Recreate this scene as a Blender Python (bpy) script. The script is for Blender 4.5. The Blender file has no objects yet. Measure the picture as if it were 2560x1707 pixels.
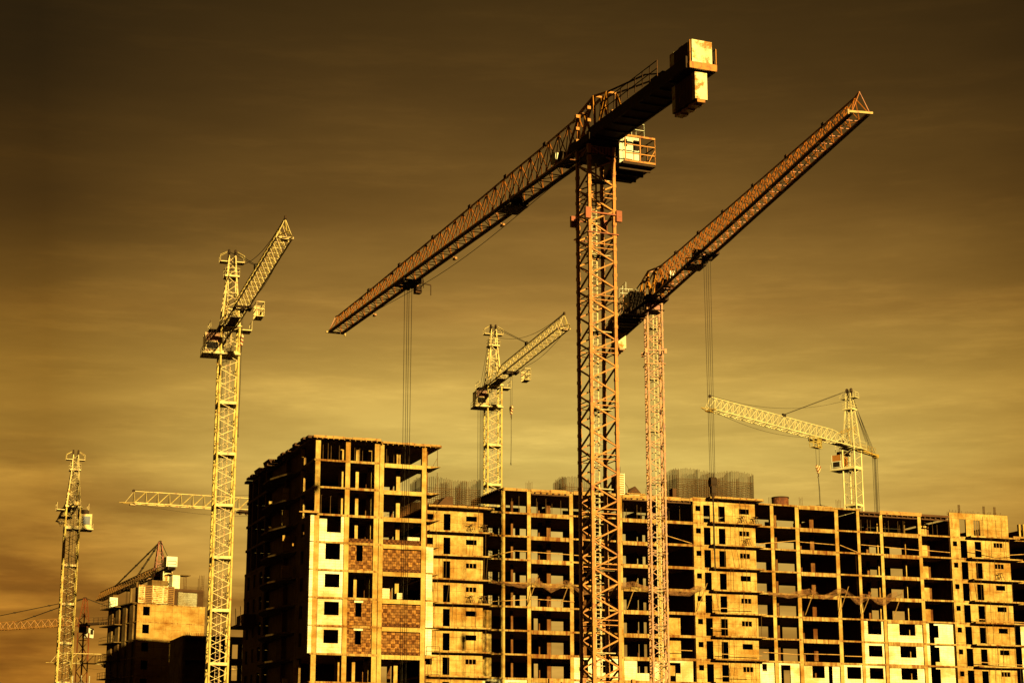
import bpy, math, random
from mathutils import Vector, Matrix
random.seed(7)
R = math.radians
scene = bpy.context.scene
col = scene.collection

# ------------------------------------------------------------------ materials
def s2l(c):
    return tuple((x/255/12.92) if x/255 <= .04045 else ((x/255+.055)/1.055)**2.4 for x in c)
def newmat(name):
    m = bpy.data.materials.new(name); m.use_nodes = True
    nt = m.node_tree; b = nt.nodes['Principled BSDF']
    return m, nt, b
def N(nt, t, **k):
    n = nt.nodes.new(t)
    for a, v in k.items():
        if a in n.inputs: n.inputs[a].default_value = v
        else: setattr(n, a, v)
    return n
def ramp(nt, pts, fac):
    r = nt.nodes.new('ShaderNodeValToRGB'); e = r.color_ramp.elements
    e[0].position, e[0].color = pts[0][0], (*pts[0][1], 1)
    e[1].position, e[1].color = pts[-1][0], (*pts[-1][1], 1)
    for p, c in pts[1:-1]:
        x = e.new(p); x.color = (*c, 1)
    nt.links.new(fac, r.inputs[0]); return r
def mix(nt, a, b, fac, mode='MIX'):
    m = nt.nodes.new('ShaderNodeMix'); m.data_type = 'RGBA'; m.blend_type = mode
    for s, v in ((m.inputs[0], fac), (m.inputs[6], a), (m.inputs[7], b)):
        if hasattr(v, 'is_linked') or hasattr(v, 'links'): nt.links.new(v, s)
        else: s.default_value = v if isinstance(v, float) else (*v, 1)
    return m.outputs[2]
def coords(nt, scale=(1, 1, 1), rot=(0, 0, 0), loc=(0, 0, 0)):
    tc = nt.nodes.new('ShaderNodeTexCoord'); mp = nt.nodes.new('ShaderNodeMapping')
    mp.inputs['Scale'].default_value = scale; mp.inputs['Rotation'].default_value = rot; mp.inputs['Location'].default_value = loc
    nt.links.new(tc.outputs['Object'], mp.inputs['Vector']); return mp.outputs[0]
def noise(nt, vec, scale, detail=5, rough=.6):
    n = N(nt, 'ShaderNodeTexNoise', Scale=scale, Detail=float(detail), Roughness=rough)
    nt.links.new(vec, n.inputs['Vector']); return n.outputs[0]

def concrete(name, light, dark, rust, joints=None, jointcol=(.10, .045, .01), stain=.55, bump=.3):
    m, nt, b = newmat(name)
    v = coords(nt)
    n1 = noise(nt, v, .9, 8, .65)
    c = ramp(nt, [(.34, dark), (.58, light)], n1).outputs[0]
    vs = coords(nt, (1.6, 1.6, .18))
    n2 = noise(nt, vs, 1.5, 6, .7)
    f = ramp(nt, [(stain, (0, 0, 0)), (stain+.16, (1, 1, 1))], n2).outputs[0]
    c = mix(nt, c, rust, f)
    n3 = noise(nt, v, 9., 4, .7)
    f3 = ramp(nt, [(.3, (.78, .74, .66)), (.62, (1.06, 1.06, 1.06))], n3).outputs[0]
    c = mix(nt, c, f3, 1.0, 'MULTIPLY')
    nfl = noise(nt, coords(nt, (.16, .16, .34)), 1., 4, .6)
    ffl = ramp(nt, [(.38, (.72, .52, .30)), (.50, (1., .94, .84)), (.62, (1.2, 1.22, 1.2))], nfl).outputs[0]
    c = mix(nt, c, ffl, 1.0, 'MULTIPLY')
    if joints:
        # formwork seams: x/z plane
        tc = nt.nodes.new('ShaderNodeTexCoord'); sp = nt.nodes.new('ShaderNodeSeparateXYZ'); cb = nt.nodes.new('ShaderNodeCombineXYZ')
        nt.links.new(tc.outputs['Object'], sp.inputs[0]); nt.links.new(sp.outputs[0], cb.inputs[0]); nt.links.new(sp.outputs[2], cb.inputs[1])
        br = N(nt, 'ShaderNodeTexBrick', offset=0.0, squash=1.0)
        br.inputs['Scale'].default_value = 1.0; br.inputs['Mortar Size'].default_value = .028
        br.inputs['Brick Width'].default_value = joints[0]; br.inputs['Row Height'].default_value = joints[1]
        br.inputs['Mortar Smooth'].default_value = .6
        br.inputs['Color1'].default_value = (1, 1, 1, 1); br.inputs['Color2'].default_value = (.84, .80, .72, 1); br.inputs['Mortar'].default_value = (0, 0, 0, 1)
        nt.links.new(cb.outputs[0], br.inputs['Vector'])
        nj = noise(nt, v, .7, 3, .6)
        fj = ramp(nt, [(.40, (0, 0, 0)), (.56, (1, 1, 1))], nj).outputs[0]
        # joint mask fades in and out along the wall
        mm = nt.nodes.new('ShaderNodeMath'); mm.operation = 'MULTIPLY'
        nt.links.new(br.outputs['Fac'], mm.inputs[0]); nt.links.new(fj, mm.inputs[1])
        c2 = mix(nt, c, br.outputs['Color'], .3, 'MULTIPLY')
        c = mix(nt, c2, jointcol, mm.outputs[0])
    nt.links.new(c, b.inputs['Base Color'])
    b.inputs['Roughness'].default_value = .92; b.inputs['Specular IOR Level'].default_value = .15
    bp = N(nt, 'ShaderNodeBump', Strength=bump, Distance=.04)
    nt.links.new(n3, bp.inputs['Height']); nt.links.new(bp.outputs[0], b.inputs['Normal'])
    return m
def paint(name, base, rust, amt=.6, rough=.5, spec=.35, sc=2.2):
    m, nt, b = newmat(name)
    v = coords(nt)
    n1 = noise(nt, v, sc, 7, .7)
    f = ramp(nt, [(amt, (0, 0, 0)), (min(1, amt+.12), (1, 1, 1))], n1).outputs[0]
    n2 = noise(nt, v, .5, 3, .5)
    d = tuple(x*.72 for x in base)
    c = ramp(nt, [(.35, d), (.62, base)], n2).outputs[0]
    c = mix(nt, c, rust, f)
    nt.links.new(c, b.inputs['Base Color'])
    b.inputs['Roughness'].default_value = rough; b.inputs['Specular IOR Level'].default_value = spec
    return m
def brickmat(name, c1, c2, mortar, w, h):
    m, nt, b = newmat(name)
    tc = nt.nodes.new('ShaderNodeTexCoord'); sp = nt.nodes.new('ShaderNodeSeparateXYZ'); cb = nt.nodes.new('ShaderNodeCombineXYZ')
    nt.links.new(tc.outputs['Object'], sp.inputs[0]); nt.links.new(sp.outputs[0], cb.inputs[0]); nt.links.new(sp.outputs[2], cb.inputs[1])
    br = N(nt, 'ShaderNodeTexBrick', offset=.5)
    br.inputs['Scale'].default_value = 1.0; br.inputs['Mortar Size'].default_value = .022
    br.inputs['Brick Width'].default_value = w; br.inputs['Row Height'].default_value = h
    br.inputs['Color1'].default_value = (*c1, 1); br.inputs['Color2'].default_value = (*c2, 1); br.inputs['Mortar'].default_value = (*mortar, 1)
    nt.links.new(cb.outputs[0], br.inputs['Vector'])
    ck = N(nt, 'ShaderNodeTexChecker', Scale=1/(w*1.02))
    nt.links.new(cb.outputs[0], ck.inputs['Vector'])
    ck.inputs['Color1'].default_value = (.60, .48, .38, 1); ck.inputs['Color2'].default_value = (1.75, 1.75, 1.5, 1)
    n1 = noise(nt, coords(nt), .8, 3, .6)
    f = ramp(nt, [(.35, (.15, .15, .15)), (.6, (1, 1, 1))], n1).outputs[0]
    c = mix(nt, br.outputs[0], ck.outputs[0], f, 'MULTIPLY')
    n2 = noise(nt, coords(nt), 6., 4, .7)
    f2 = ramp(nt, [(.3, (.7, .68, .62)), (.65, (1.15, 1.12, 1.1))], n2).outputs[0]
    c = mix(nt, c, f2, 1.0, 'MULTIPLY')
    nt.links.new(c, b.inputs['Base Color']); b.inputs['Roughness'].default_value = .95; b.inputs['Specular IOR Level'].default_value = .1
    return m

M = {}
M['frame'] = concrete('frame_concrete', (.52, .35, .09), (.38, .22, .045), (.27, .10, .015), stain=.56)
M['slab'] = concrete('slab_concrete', (.46, .32, .09), (.28, .14, .025), (.20, .065, .009), stain=.46)
M['wall'] = concrete('shuttered_wall', (.54, .37, .10), (.39, .215, .042), (.27, .11, .017), joints=(1.22, 1.44), stain=.53)
M['inner'] = concrete('inner_shade_concrete', (.21, .09, .02), (.13, .05, .011), (.09, .03, .006), stain=.5)  # interior concrete coloured darker so the rooms fall into black shade
M['dim'] = concrete('shaded_side_concrete', (.20, .12, .034), (.12, .07, .02), (.08, .035, .009), stain=.52)  # concrete with the shade put into its colour, for unlit sides
M['block'] = concrete('aerated_block', (.88, .82, .50), (.76, .66, .34), (.50, .32, .10), joints=(.62, .30), jointcol=(.50, .38, .16), stain=.61, bump=.12)
M['smoothwall'] = concrete('smooth_wall', (.46, .29, .07), (.36, .19, .035), (.28, .115, .018), joints=(1.55, 2.91), jointcol=(.17, .06, .01), stain=.56)
M['brick'] = brickmat('brick_infill', (.27, .12, .028), (.15, .058, .013), (.05, .02, .005), .46, .31)
M['parapet'] = brickmat('low_brick', (.17, .06, .014), (.10, .035, .01), (.04, .015, .005), .25, .1)
M['orange'] = paint('orange_paint', (.54, .20, .016), (.20, .045, .006), .53)
M['amber'] = paint('amber_paint', (.68, .33, .045), (.26, .07, .01), .54)
M['rust'] = paint('rusted_tub', (.13, .038, .012), (.22, .07, .015), .5, .8, .2)
M['jibrust'] = paint('old_orange_jib', (.40, .18, .035), (.2, .06, .012), .52)
M['rustpanel'] = paint('rusty_shutter', (.62, .38, .10), (.20, .06, .012), .47, .85, .1, 1.6)
M['oldorange'] = paint('old_orange_paint', (.46, .18, .014), (.20, .05, .006), .50)
M['redorange'] = paint('red_orange_paint', (.34, .075, .008), (.16, .03, .005), .55)
M['yellow'] = paint('yellow_paint', (.72, .50, .11), (.36, .13, .016), .52)
M['paleyellow'] = paint('faded_yellow_paint', (.84, .66, .26), (.45, .20, .03), .60)
M['darkyellow'] = paint('old_yellow_paint', (.50, .30, .045), (.28, .09, .012), .52)
M['red'] = paint('old_red_paint', (.22, .055, .012), (.16, .03, .006), .55)
M['cream'] = paint('cream_paint', (.80, .74, .42), (.45, .22, .04), .60)
M['ladder'] = paint('zinc_ladder', (.60, .46, .20), (.25, .11, .03), .52, .8, .15, 4)
M['weights'] = paint('ballast_concrete', (.88, .76, .34), (.38, .16, .03), .48, .85, .1, 1.4)
M['steel'] = paint('dark_steel', (.055, .03, .012), (.10, .035, .008), .55, .8, .1)
M['jibred'] = paint('grazing_shade_jib_paint', (.48, .14, .014), (.20, .04, .006), .55)  # jib orange taken darker and redder for grazing sun along its sides
M['cable'] = paint('wire_rope', (.04, .028, .014), (.06, .03, .01), .6, .85, .08)
M['rebar'] = paint('rusty_rebar', (.10, .05, .014), (.15, .06, .012), .5, .85, .1, 5)
M['wood'] = paint('form_plywood', (.50, .26, .06), (.20, .07, .015), .52, .85, .15, 3)
M['darkform_shade'] = paint('dark_formwork_and_shade', (.11, .05, .018), (.20, .06, .012), .58, .85, .1, 3)  # formwork colour, also used to darken the shaded middle ballast blocks
M['cabglass'] = paint('cab_glass', (.025, .016, .008), (.03, .02, .01), .7, .04, .3)
M['cabdoor'] = paint('cab_panel', (.46, .17, .025), (.2, .06, .01), .58)
m, nt, b = newmat('netting'); b.inputs['Roughness'].default_value = 1
nn = noise(nt, coords(nt), 1.5, 5, .7)
cc = ramp(nt, [(.3, (.20, .07, .015)), (.65, (.40, .17, .04))], nn).outputs[0]; nt.links.new(cc, b.inputs['Base Color'])
na = noise(nt, coords(nt, (1, 1, 1)), 3., 6, .8); aa = ramp(nt, [(.40, (.14, .14, .14)), (.62, (.62, .62, .62))], na).outputs[0]
nt.links.new(aa, b.inputs['Alpha']); M['net'] = m
m, nt, b = newmat('bare_soil'); b.inputs['Roughness'].default_value = 1
cc = ramp(nt, [(.35, (.05, .03, .012)), (.65, (.12, .075, .03))], noise(nt, coords(nt), .08, 8, .7)).outputs[0]; nt.links.new(cc, b.inputs['Base Color']); M['soil'] = m
def striped():
    m, nt, b = newmat('hazard_stripes')
    w = N(nt, 'ShaderNodeTexWave', Scale=1.1); w.bands_direction = 'DIAGONAL'
    nt.links.new(coords(nt), w.inputs['Vector'])
    r = ramp(nt, [(.49, (.25, .04, .01)), (.51, (.7, .5, .2))], w.outputs[1]); nt.links.new(r.outputs[0], b.inputs['Base Color']); return m
M['stripe'] = striped()

# ------------------------------------------------------------------ mesh helpers
class MB:
    def __init__(s): s.v = []; s.f = []
    def hexa(s, c):
        i = len(s.v); s.v += [tuple(p) for p in c]
        for q in ((0, 3, 2, 1), (4, 5, 6, 7), (0, 1, 5, 4), (1, 2, 6, 5), (2, 3, 7, 6), (3, 0, 4, 7)):
            s.f.append(tuple(i+k for k in q))
        return s
    def box(s, x0, x1, y0, y1, z0, z1):
        s.hexa([(x0, y0, z0), (x1, y0, z0), (x1, y1, z0), (x0, y1, z0), (x0, y0, z1), (x1, y0, z1), (x1, y1, z1), (x0, y1, z1)])
        return s
    def bar(s, p, q, w, h=None, up=(0, 0, 1)):
        p = Vector(p); q = Vector(q); d = q-p
        if d.length < 1e-6: return s
        d.normalize(); u = Vector(up)
        if abs(d.dot(u)) > .98: u = Vector((1, 0, 0))
        a = d.cross(u).normalized(); b = a.cross(d).normalized()
        a *= w/2; b *= (h or w)/2
        s.hexa([p-a-b, p+a-b, p+a+b, p-a+b, q-a-b, q+a-b, q+a+b, q-a+b]); return s
    def poly(s, pts, w):
        for a, b in zip(pts, pts[1:]): s.bar(a, b, w)
        return s
    def cyl(s, p, q, r, r2=None, n=10, cap=True):
        p = Vector(p); q = Vector(q); d = (q-p).normalized(); u = Vector((0, 0, 1))
        if abs(d.dot(u)) > .98: u = Vector((1, 0, 0))
        a = d.cross(u).normalized(); b = a.cross(d); r2 = r if r2 is None else r2
        i = len(s.v)
        for k in range(n):
            t = 2*math.pi*k/n; e = a*math.cos(t)+b*math.sin(t); s.v.append(tuple(p+e*r))
        for k in range(n):
            t = 2*math.pi*k/n; e = a*math.cos(t)+b*math.sin(t); s.v.append(tuple(q+e*r2))
        for k in range(n): s.f.append((i+k, i+(k+1) % n, i+n+(k+1) % n, i+n+k))
        if cap: s.f.append(tuple(i+k for k in range(n))[::-1]); s.f.append(tuple(i+n+k for k in range(n)))
        return s
    def rot(s, deg, i0=0):
        c, q = math.cos(R(deg)), math.sin(R(deg))
        s.v[i0:] = [(x*c-y*q, x*q+y*c, z) for x, y, z in s.v[i0:]]; return s
    def build(s, name, mat, parent=None, label=None):
        me = bpy.data.meshes.new(name); me.from_pydata(s.v, [], s.f); me.update()
        me.materials.append(M[mat] if isinstance(mat, str) else mat)
        o = bpy.data.objects.new(name, me); col.objects.link(o)
        if parent: o.parent = parent
        if label: o['label'] = label
        return o
def empty(name, loc, rz, label, cat, group=None):
    o = bpy.data.objects.new(name, None); col.objects.link(o); o.empty_display_size = .5
    o.location = loc; o.rotation_euler = (0, 0, rz); o['label'] = label; o['category'] = cat
    if group: o['group'] = group
    return o
def top(o, label, cat, group=None, loc=None, rz=None):
    o['label'] = label; o['category'] = cat
    if group: o['group'] = group
    if loc: o.location = loc
    if rz is not None: o.rotation_euler = (0, 0, rz)
    return o

# ------------------------------------------------------------------ lattice pieces
def zig(mb, corners0, corners1, z0, z1, n, br, joints=None, jw=None, cross=False):
    """zigzag bracing on the 4 faces of a (possibly tapering) square tower"""
    def cor(k, z):
        t = (z-z0)/(z1-z0); a = corners0[k]; b = corners1[k]
        return Vector((a[0]+(b[0]-a[0])*t, a[1]+(b[1]-a[1])*t, z))
    dz = (z1-z0)/n
    for f in range(4):
        a, b = f, (f+1) % 4
        for i in range(n):
            za, zb = z0+i*dz, z0+(i+1)*dz
            o = (i+f) % 2
            mb.bar(cor(a if o else b, za), cor(b if o else a, zb), br)
            if cross: mb.bar(cor(b if o else a, za), cor(a if o else b, zb), br)
    if joints:
        z = z0
        while z <= z1+.01:
            for f in range(4): mb.bar(cor(f, z), cor((f+1) % 4, z), jw or br)
            z += joints
def sq(w): h = w/2; return [(h, h), (-h, h), (-h, -h), (h, -h)]
def tri_jib(mb, x0, x1, W, Hf, z, n, chord, br, style='A', wf=None):
    dx = (x1-x0)/n; W2 = W/2
    for y in (-W2, W2): mb.bar((x0, y, z), (x1, y, z), chord, chord*1.15)
    pt = None
    for i in range(n):
        a, b = x0+i*dx, x0+(i+1)*dx; m_ = (a+b)/2
        if style == 'A':
            t = Vector((m_, 0, z+Hf(m_)))
            for y in (-W2, W2):
                mb.bar((a, y, z), t, br); mb.bar((b, y, z), t, br)
            if pt is not None: mb.bar(pt, t, chord*.8)
            pt = t
        else:
            t = Vector((a, 0, z+Hf(a))); t2 = Vector((b, 0, z+Hf(b)))
            for y in (-W2, W2):
                mb.bar((a, y, z), t, br); mb.bar((b, y, z), t, br)
            mb.bar(t, t2, chord*.85)
            if i == n-1:
                for y in (-W2, W2): mb.bar((b, y, z), t2, br)
        mb.bar((a, -W2, z), (a, W2, z), br)
        mb.bar((a, -W2 if i % 2 else W2, z), (b, W2 if i % 2 else -W2, z), br*.8)
    mb.bar((x1, -W2, z), (x1, W2, z), br)
def railing(mb, pts, h, w=.05, n=2, closed=False):
    if closed: pts = pts+[pts[0]]
    for a, b in zip(pts, pts[1:]):
        a = Vector(a); b = Vector(b); L = (b-a).length; k = max(1, round(L/1.2))
        for i in range(k+1): p = a.lerp(b, i/k); mb.bar(p, p+Vector((0, 0, h)), w)
        for j in range(1, n+1): mb.bar(a+Vector((0, 0, h*j/n)), b+Vector((0, 0, h*j/n)), w)
def az2rot(az): return R(90-az)

# ------------------------------------------------------------------ flat-top crane
def flat_top(loc, az, zc, L, w, label, trolley_x, drop, mrot=0, paintc='orange', hook=True, nodes=None):
    r = empty('tower_crane', (loc[0], loc[1], 0), az2rot(az), label, 'crane', 'tower cranes around the building site')
    zm = zc-.50            # mast top
    h = w/2
    mb = MB()
    lw_ = .11 if w > 1.8 else .085
    for x, y in sq(w): mb.box(x-lw_, x+lw_, y-lw_, y+lw_, 0, zm)
    sec = 3.9; ns = int(zm//sec); z0 = zm-ns*sec
    zig(mb, sq(w), sq(w), z0, zm, ns*4, .105 if w > 1.8 else .075)
    lg = .02 if w > 1.8 else .0
    z = z0
    while z < zm+.1:
        for dzz in (0, .34):
            for f in range(4):
                a = sq(w)[f]; b_ = sq(w)[(f+1) % 4]
                mb.bar((*a, z+dzz), (*b_, z+dzz), .06)
        for x, y in sq(w):
            for q in range(4): mb.box(x-lw_-.025, x+lw_+.025, y-lw_-.025, y+lw_+.025, z+q*.975-.12, z+q*.975+.12)
        z += sec
    mb.rot(mrot).build('mast', paintc, r)
    # climbing lugs on a collar below the head
    cb = MB(); zc2 = zm-5.3
    cs = .13 if w > 1.8 else .08
    for x, y in sq(w+.5): cb.box(x-cs, x+cs, y-cs*1.7, y+cs*1.7, zc2-cs*3.2, zc2+cs*3.2)
    for f in range(4):
        a = sq(w+.45)[f]; b_ = sq(w+.45)[(f+1) % 4]
        cb.bar((*a, zc2+.1), (*b_, zc2+.1), .1); cb.bar((*a, zc2-1.4), (*b_, zc2-1.4), .07)
    cb.rot(mrot).build('collar', 'orange' if w < 1.8 else 'redorange', r)
    # ladder inside
    lb = MB(); zz = 6
    flip = 1
    while zz < zm-1:
        e = min(zz+sec*1.45, zm-1)
        y = .18*flip
        for dy in (-.2, .2): lb.box(-.06, 0, y+dy-.06, y+dy+.06, zz, e)
        q = zz
        while q < e: lb.bar((-.03, y-.2, q), (-.03, y+.2, q), .035); q += .3
        q = zz+1.6
        while q < e:
            lb.bar((-.03, y-.2, q), (-.5, y-.25, q), .03); lb.bar((-.03, y+.2, q), (-.5, y+.25, q), .03); lb.bar((-.5, y-.25, q), (-.5, y+.25, q), .03); q += .8
        zz = e+.1
    lb.rot(mrot).build('ladder', 'ladder', r)
    k = 0; zz = 6+sec*1.45
    while zz < zm-1:
        p = MB().box(-h*.75, h*.1, -h*.8, h*.8, zz, zz+.07).rot(mrot); p.build('rest_platform', 'ladder', r); zz += sec*1.45+.1; k += 1
    # slewing head
    hb = MB(); hb.box(-h+.12, h-.12, -h+.12, h-.12, zm-.62, zm+.10)
    for y in [-h+.1+i*(w-.2)/7 for i in range(8)]: hb.box(-h, -h+.13, y-.04, y+.04, zm-.62, zm+.05)
    hb.build('slewing_support', 'redorange', r)
    sr = MB(); sr.cyl((0, 0, zm+.11), (0, 0, zc-.25), h+.25, n=28); sr.box(-1.6, 1.9, -1.25, 1.25, zc-.24, zc+.3); sr.box(-h-.2, h+.2, -h-.2, h+.2, zm-.72, zm-.64)
    sr.build('slewing_ring', 'steel', r)
    # jib
    def Hf(x):
        pts = ((1.2, 3.25), (9, 2.95), (17, 2.75), (25, 2.5), (34, 2.25), (43, 2.0), (52, 1.75), (L+2, 1.5))
        for (a, A), (b_, B) in zip(pts, pts[1:]):
            if x <= b_: return A+(B-A)*(x-a)/(b_-a)
        return 1.5
    jb = MB(); nb = nodes or 34
    tri_jib(jb, 1.9, L-.6, 1.45, Hf, zc, nb, .15, .065)
    tx = L-.6-(L-2.5)/nb/2
    jb.bar((tx, 0, zc+Hf(tx)), (L-.5, 0, zc+Hf(L)+.15), .1)
    for y in (-.72, .72): jb.bar((L-.5, 0, zc+Hf(L)+.15), (L-.4, y, zc), .05)
    jb.build('jib', 'jibred', r)
    for y in (-.72, .72): MB().box(1.9, L-.6, y-.12, y+.12, zc-.2, zc-.1).build('trolley_track', 'steel', r)
    for x in (9, 17, 25, 34, 43, 52): MB().box(x-.28, x+.28, -.14, .14, zc+Hf(x)-.05, zc+Hf(x)+.22).build('chord_joint', 'steel', r)
    for x in (20, 31, 41, 53):
        fl = MB().box(x, x+.6, -1.15, -.95, zc-.42, zc-.25); fl.bar((x+.4, -.75, zc), (x+.4, -1.1, zc-.25), .06); fl.build('floodlight', 'orange', r)
    te = MB().box(L-.55, L-.35, -1.0, 1.0, zc-.14, zc+.04); te.box(L-.5, L-.3, -1.15, -1.02, zc-.3, zc+.1); te.build('tip_beam', 'darkyellow', r)
    # A-frame hump above the mast
    af = MB()
    P1, P2 = (-.6, 0, zc+3.6), (3.2, 0, zc+3.35)
    for y in (-.75, .75):
        af.bar((-.6, y*.45, zc+3.6), (-1.6, y, zc), .17); af.bar((-.6, y*.45, zc+3.6), (1.3, y, zc), .17)
        af.bar((2.2, y*.3, zc+3.2), (1.3, y, zc), .15); af.bar((2.2, y*.3, zc+3.2), (3.6, y, zc), .12)
        af.bar((-.6, y*.45, zc+3.6), (2.2, y*.3, zc+3.2), .16)
        af.bar((-2.9, y*.5, zc+3.1), (-2.2, y, zc+.6), .15); af.bar((-2.9, y*.5, zc+3.1), (-3.8, y, zc+.6), .12)
        af.bar((-.6, y*.45, zc+3.6), (-2.9, y*.5, zc+3.1), .14)
        af.bar((2.2, y*.3, zc+3.2), (4, 0, zc+3.1), .13)
        af.bar((-1.6, y, zc), (2, y, zc), .22)
    af.bar((-.6, -.4, zc+3.6), (-.6, .4, zc+3.6), .14); af.bar((-2.9, -.4, zc+3.1), (-2.9, .4, zc+3.1), .14)
    af.bar((2.2, -.25, zc+3.2), (2.2, .25, zc+3.2), .14)
    af.build('a_frame', 'orange', r)
    # counter jib: deep twin girders with floor, runs to -x
    C = -16.7
    cj = MB()
    for y in (-1.05, 1.05): cj.box(C+.3, -1.2, y-.09, y+.09, zc-.1, zc+.72)
    cj.box(C+.3, -1.2, -.95, .95, zc-.02, zc+.06)
    for i in range(10): x = -2-i*1.45; cj.box(x-.06, x+.06, -.95, .95, zc-.13, zc-.03)
    cj.build('counter_jib', 'steel', r)
    ti = MB()
    for y in (-.62, .62):
        ti.bar((-2.9, y*.6, zc+3.1), (-9.5, y, zc+2.0), .10); ti.bar((-9.5, y, zc+2.0), (C+4, y*1.3, zc+.9), .09)
    ti.build('tie_bar', 'steel', r)
    for y in (-1.25, 1.25): rl = MB(); railing(rl, [(-3.5, y, zc+.7), (C+4.2, y, zc+.7)], 1.15, .05); rl.build('railing', 'darkform_shade', r)
    wn = MB().box(-12.2, -10.2, -.7, .7, zc+.08, zc+1.3); wn.cyl((-10.2, -.6, zc+.75), (-10.2, .6, zc+.75), .5, n=14); wn.build('winch', 'steel', r)
    # ballast: hanging slabs and an upper stack
    for i in range(7):
        x = C+.35+i*.47
        MB().box(x, x+.44, -.46, .46, zc-2.15-.07*(i % 2), zc-.25).build('counterweight', 'weights' if i in (0, 6) else 'darkform_shade', r)  # middle slabs coloured dark for their shaded sides, end slabs pale
        MB().box(x+.02, x+.42, -.3, .3, zc-2.36-.07*(i % 2), zc-2.16-.07*(i % 2)).build('counterweight_foot', 'orange', r)
    for i in range(5):
        x = C+.12+i*.64
        MB().box(x, x+.61, -.76, .76, zc+.06, zc+1.92+.03*(i % 3)).build('counterweight', 'weights' if i in (0, 4) else 'darkform_shade', r)  # same here: shade of the stack's side put into the middle blocks
    eb = MB().box(C-.06, C+.1, -1.02, 1.05, zc-.2, zc+.27)
    eb.bar((C, -.98, zc+.2), (C, -.98, zc+1.4), .06); eb.bar((C, -.98, zc+1.4), (C+1.2, -.98, zc+1.4), .06); eb.bar((C, .98, zc+.2), (C, .98, zc+1.8), .06)
    eb.build('end_beam', 'orange', r)
    # cab at -y
    zh = zc; zc = zc+1.0; dark_ = w < 1.8
    y0, y1 = -3.55, -1.35
    cr = MB().box(-1.3, 1.5, y0+.55, y1, zc-2.75, zc-.35)
    cr.build('cab', 'steel' if dark_ else 'cream', r)
    cd = MB().box(-1.38, -1.32, -2.4, -1.65, zc-2.6, zc-.6); cd.build('cab_door', 'cream', r)
    for (a, b_, c_, d_) in ((-1.95, -1.72, zc-1.3, zc-.75), (-2.95, -2.5, zc-1.5, zc-.75)):
        g = MB().box(-1.43, -1.4, a, b_, c_, d_); g.build('cab_window', 'cabglass', r)
    g = MB().box(1.53, 1.56, y0+.7, y1-.1, zc-2.3, zc-.5); g.build('cab_window', 'cabglass', r)
    g = MB().box(-1., 1.3, y0+.48, y0+.52, zc-2., zc-.5); g.build('cab_window', 'cabglass', r)
    cp = MB().box(-2.3, 1.8, y0-.3, y1+.2, zc-2.98, zc-2.8)
    for x in (-1.6, -.4, .8): cp.box(x-.08, x+.08, y0-.2, y1+.2, zc-3.2, zc-3.0)
    cp.build('cab_platform', 'steel', r)
    cf = MB(); railing(cf, [(-2.3, y1, zc-2.8), (-2.3, y0-.25, zc-2.8), (1.5, y0-.25, zc-2.8)], 2.0, .07, 3)
    cf.bar((-2.3, y1+.1, zc-.8), (-2.3, y0-.25, zc-.8), .14); cf.bar((-2.3, y1+.1, zc-2.75), (-2.3, y0-.25, zc-2.75), .14)
    cf.bar((-2.3, y0+.3, zc-2.7), (-2.3, y0-.25, zc-1.7), .05); cf.bar((-2.3, y1, zc-.8), (-1.2, -.9, zc-.3), .12)
    cf.build('cab_railing', 'orange', r)
    rr = MB(); railing(rr, [(-1.3, y1, zc-.35), (-1.3, y0+.1, zc-.35), (1.4, y0+.1, zc-.35)], 1.0, .035, 2); rr.build('roof_railing', 'cream', r)
    zc = zh
    # machinery inside the jib root
    mc = MB().box(2.6, 3.9, -.45, .35, zc+.25, zc+1.2); mc.cyl((5.2, -.5, zc+.7), (5.2, .5, zc+.7), .45, n=12); mc.box(4.4, 6.1, -.65, .65, zc+.12, zc+.22); mc.build('hoist_motor', 'steel', r)
    MB().box(6.5, 7.3, -.2, .3, zc+.7, zc+1.5).build('control_box', 'cream', r)
    # service basket
    sb = MB(); sb.box(14.4, 16.8, -.85, .85, zc-.5, zc-.42); railing(sb, [(14.4, -.85, zc-.42), (16.8, -.85, zc-.42), (16.8, .85, zc-.42), (14.4, .85, zc-.42)], .4, .05, 2, True); sb.box(14.5, 15.1, -.4, .4, zc-.41, zc+.5)
    sb.build('service_platform', 'steel', r)
    T = trolley_x
    tb = MB(); tb.box(T-1.3, T+1.3, -.9, -.7, zc-.5, zc-.22); tb.box(T-1.3, T+1.3, .7, .9, zc-.5, zc-.22)
    for x in (-1.2, 0, 1.2): tb.box(T+x-.12, T+x+.12, -.7, .7, zc-.48, zc-.3)
    for x in (-.6, .5): tb.cyl((T+x, -.3, zc-.62), (T+x, .3, zc-.62), .3, n=12)
    railing(tb, [(T-1.2, -1.0, zc-.6), (T+.2, -1.6, zc-.6), (T+1.2, -1.6, zc-.6)], .6, .05)
    tb.bar((T-.7, -.9, zc-.4), (T-.7, -2.0, zc-.5), .1); tb.bar((T-.7, -2., zc-.5), (T-.7, -2., zc-1.5), .07); tb.box(T+.9, T+1.6, -1.7, -1.1, zc-.9, zc-.2)
    tb.build('trolley', 'steel', r)
    sagl = MB(); pts = [(2+(L-4)*.92*t, -.4, zc-.25-1.1*math.sin(math.pi*t)**1.0*(.5+.5*math.sin(math.pi*t))) for t in [i/24 for i in range(25)]]
    sagl.poly(pts, .035).build('trolley_rope', 'cable', r)
    rp = MB()
    for i, (a, b_) in enumerate(((-.45, -.2), (-.3, .2), (.3, -.2), (.45, .2))): rp.bar((T+a, b_, zc-.6), (T+a*.6, b_*.8, zc-drop), .034)
    rp.build('hoist_rope', 'cable', r)
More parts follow.
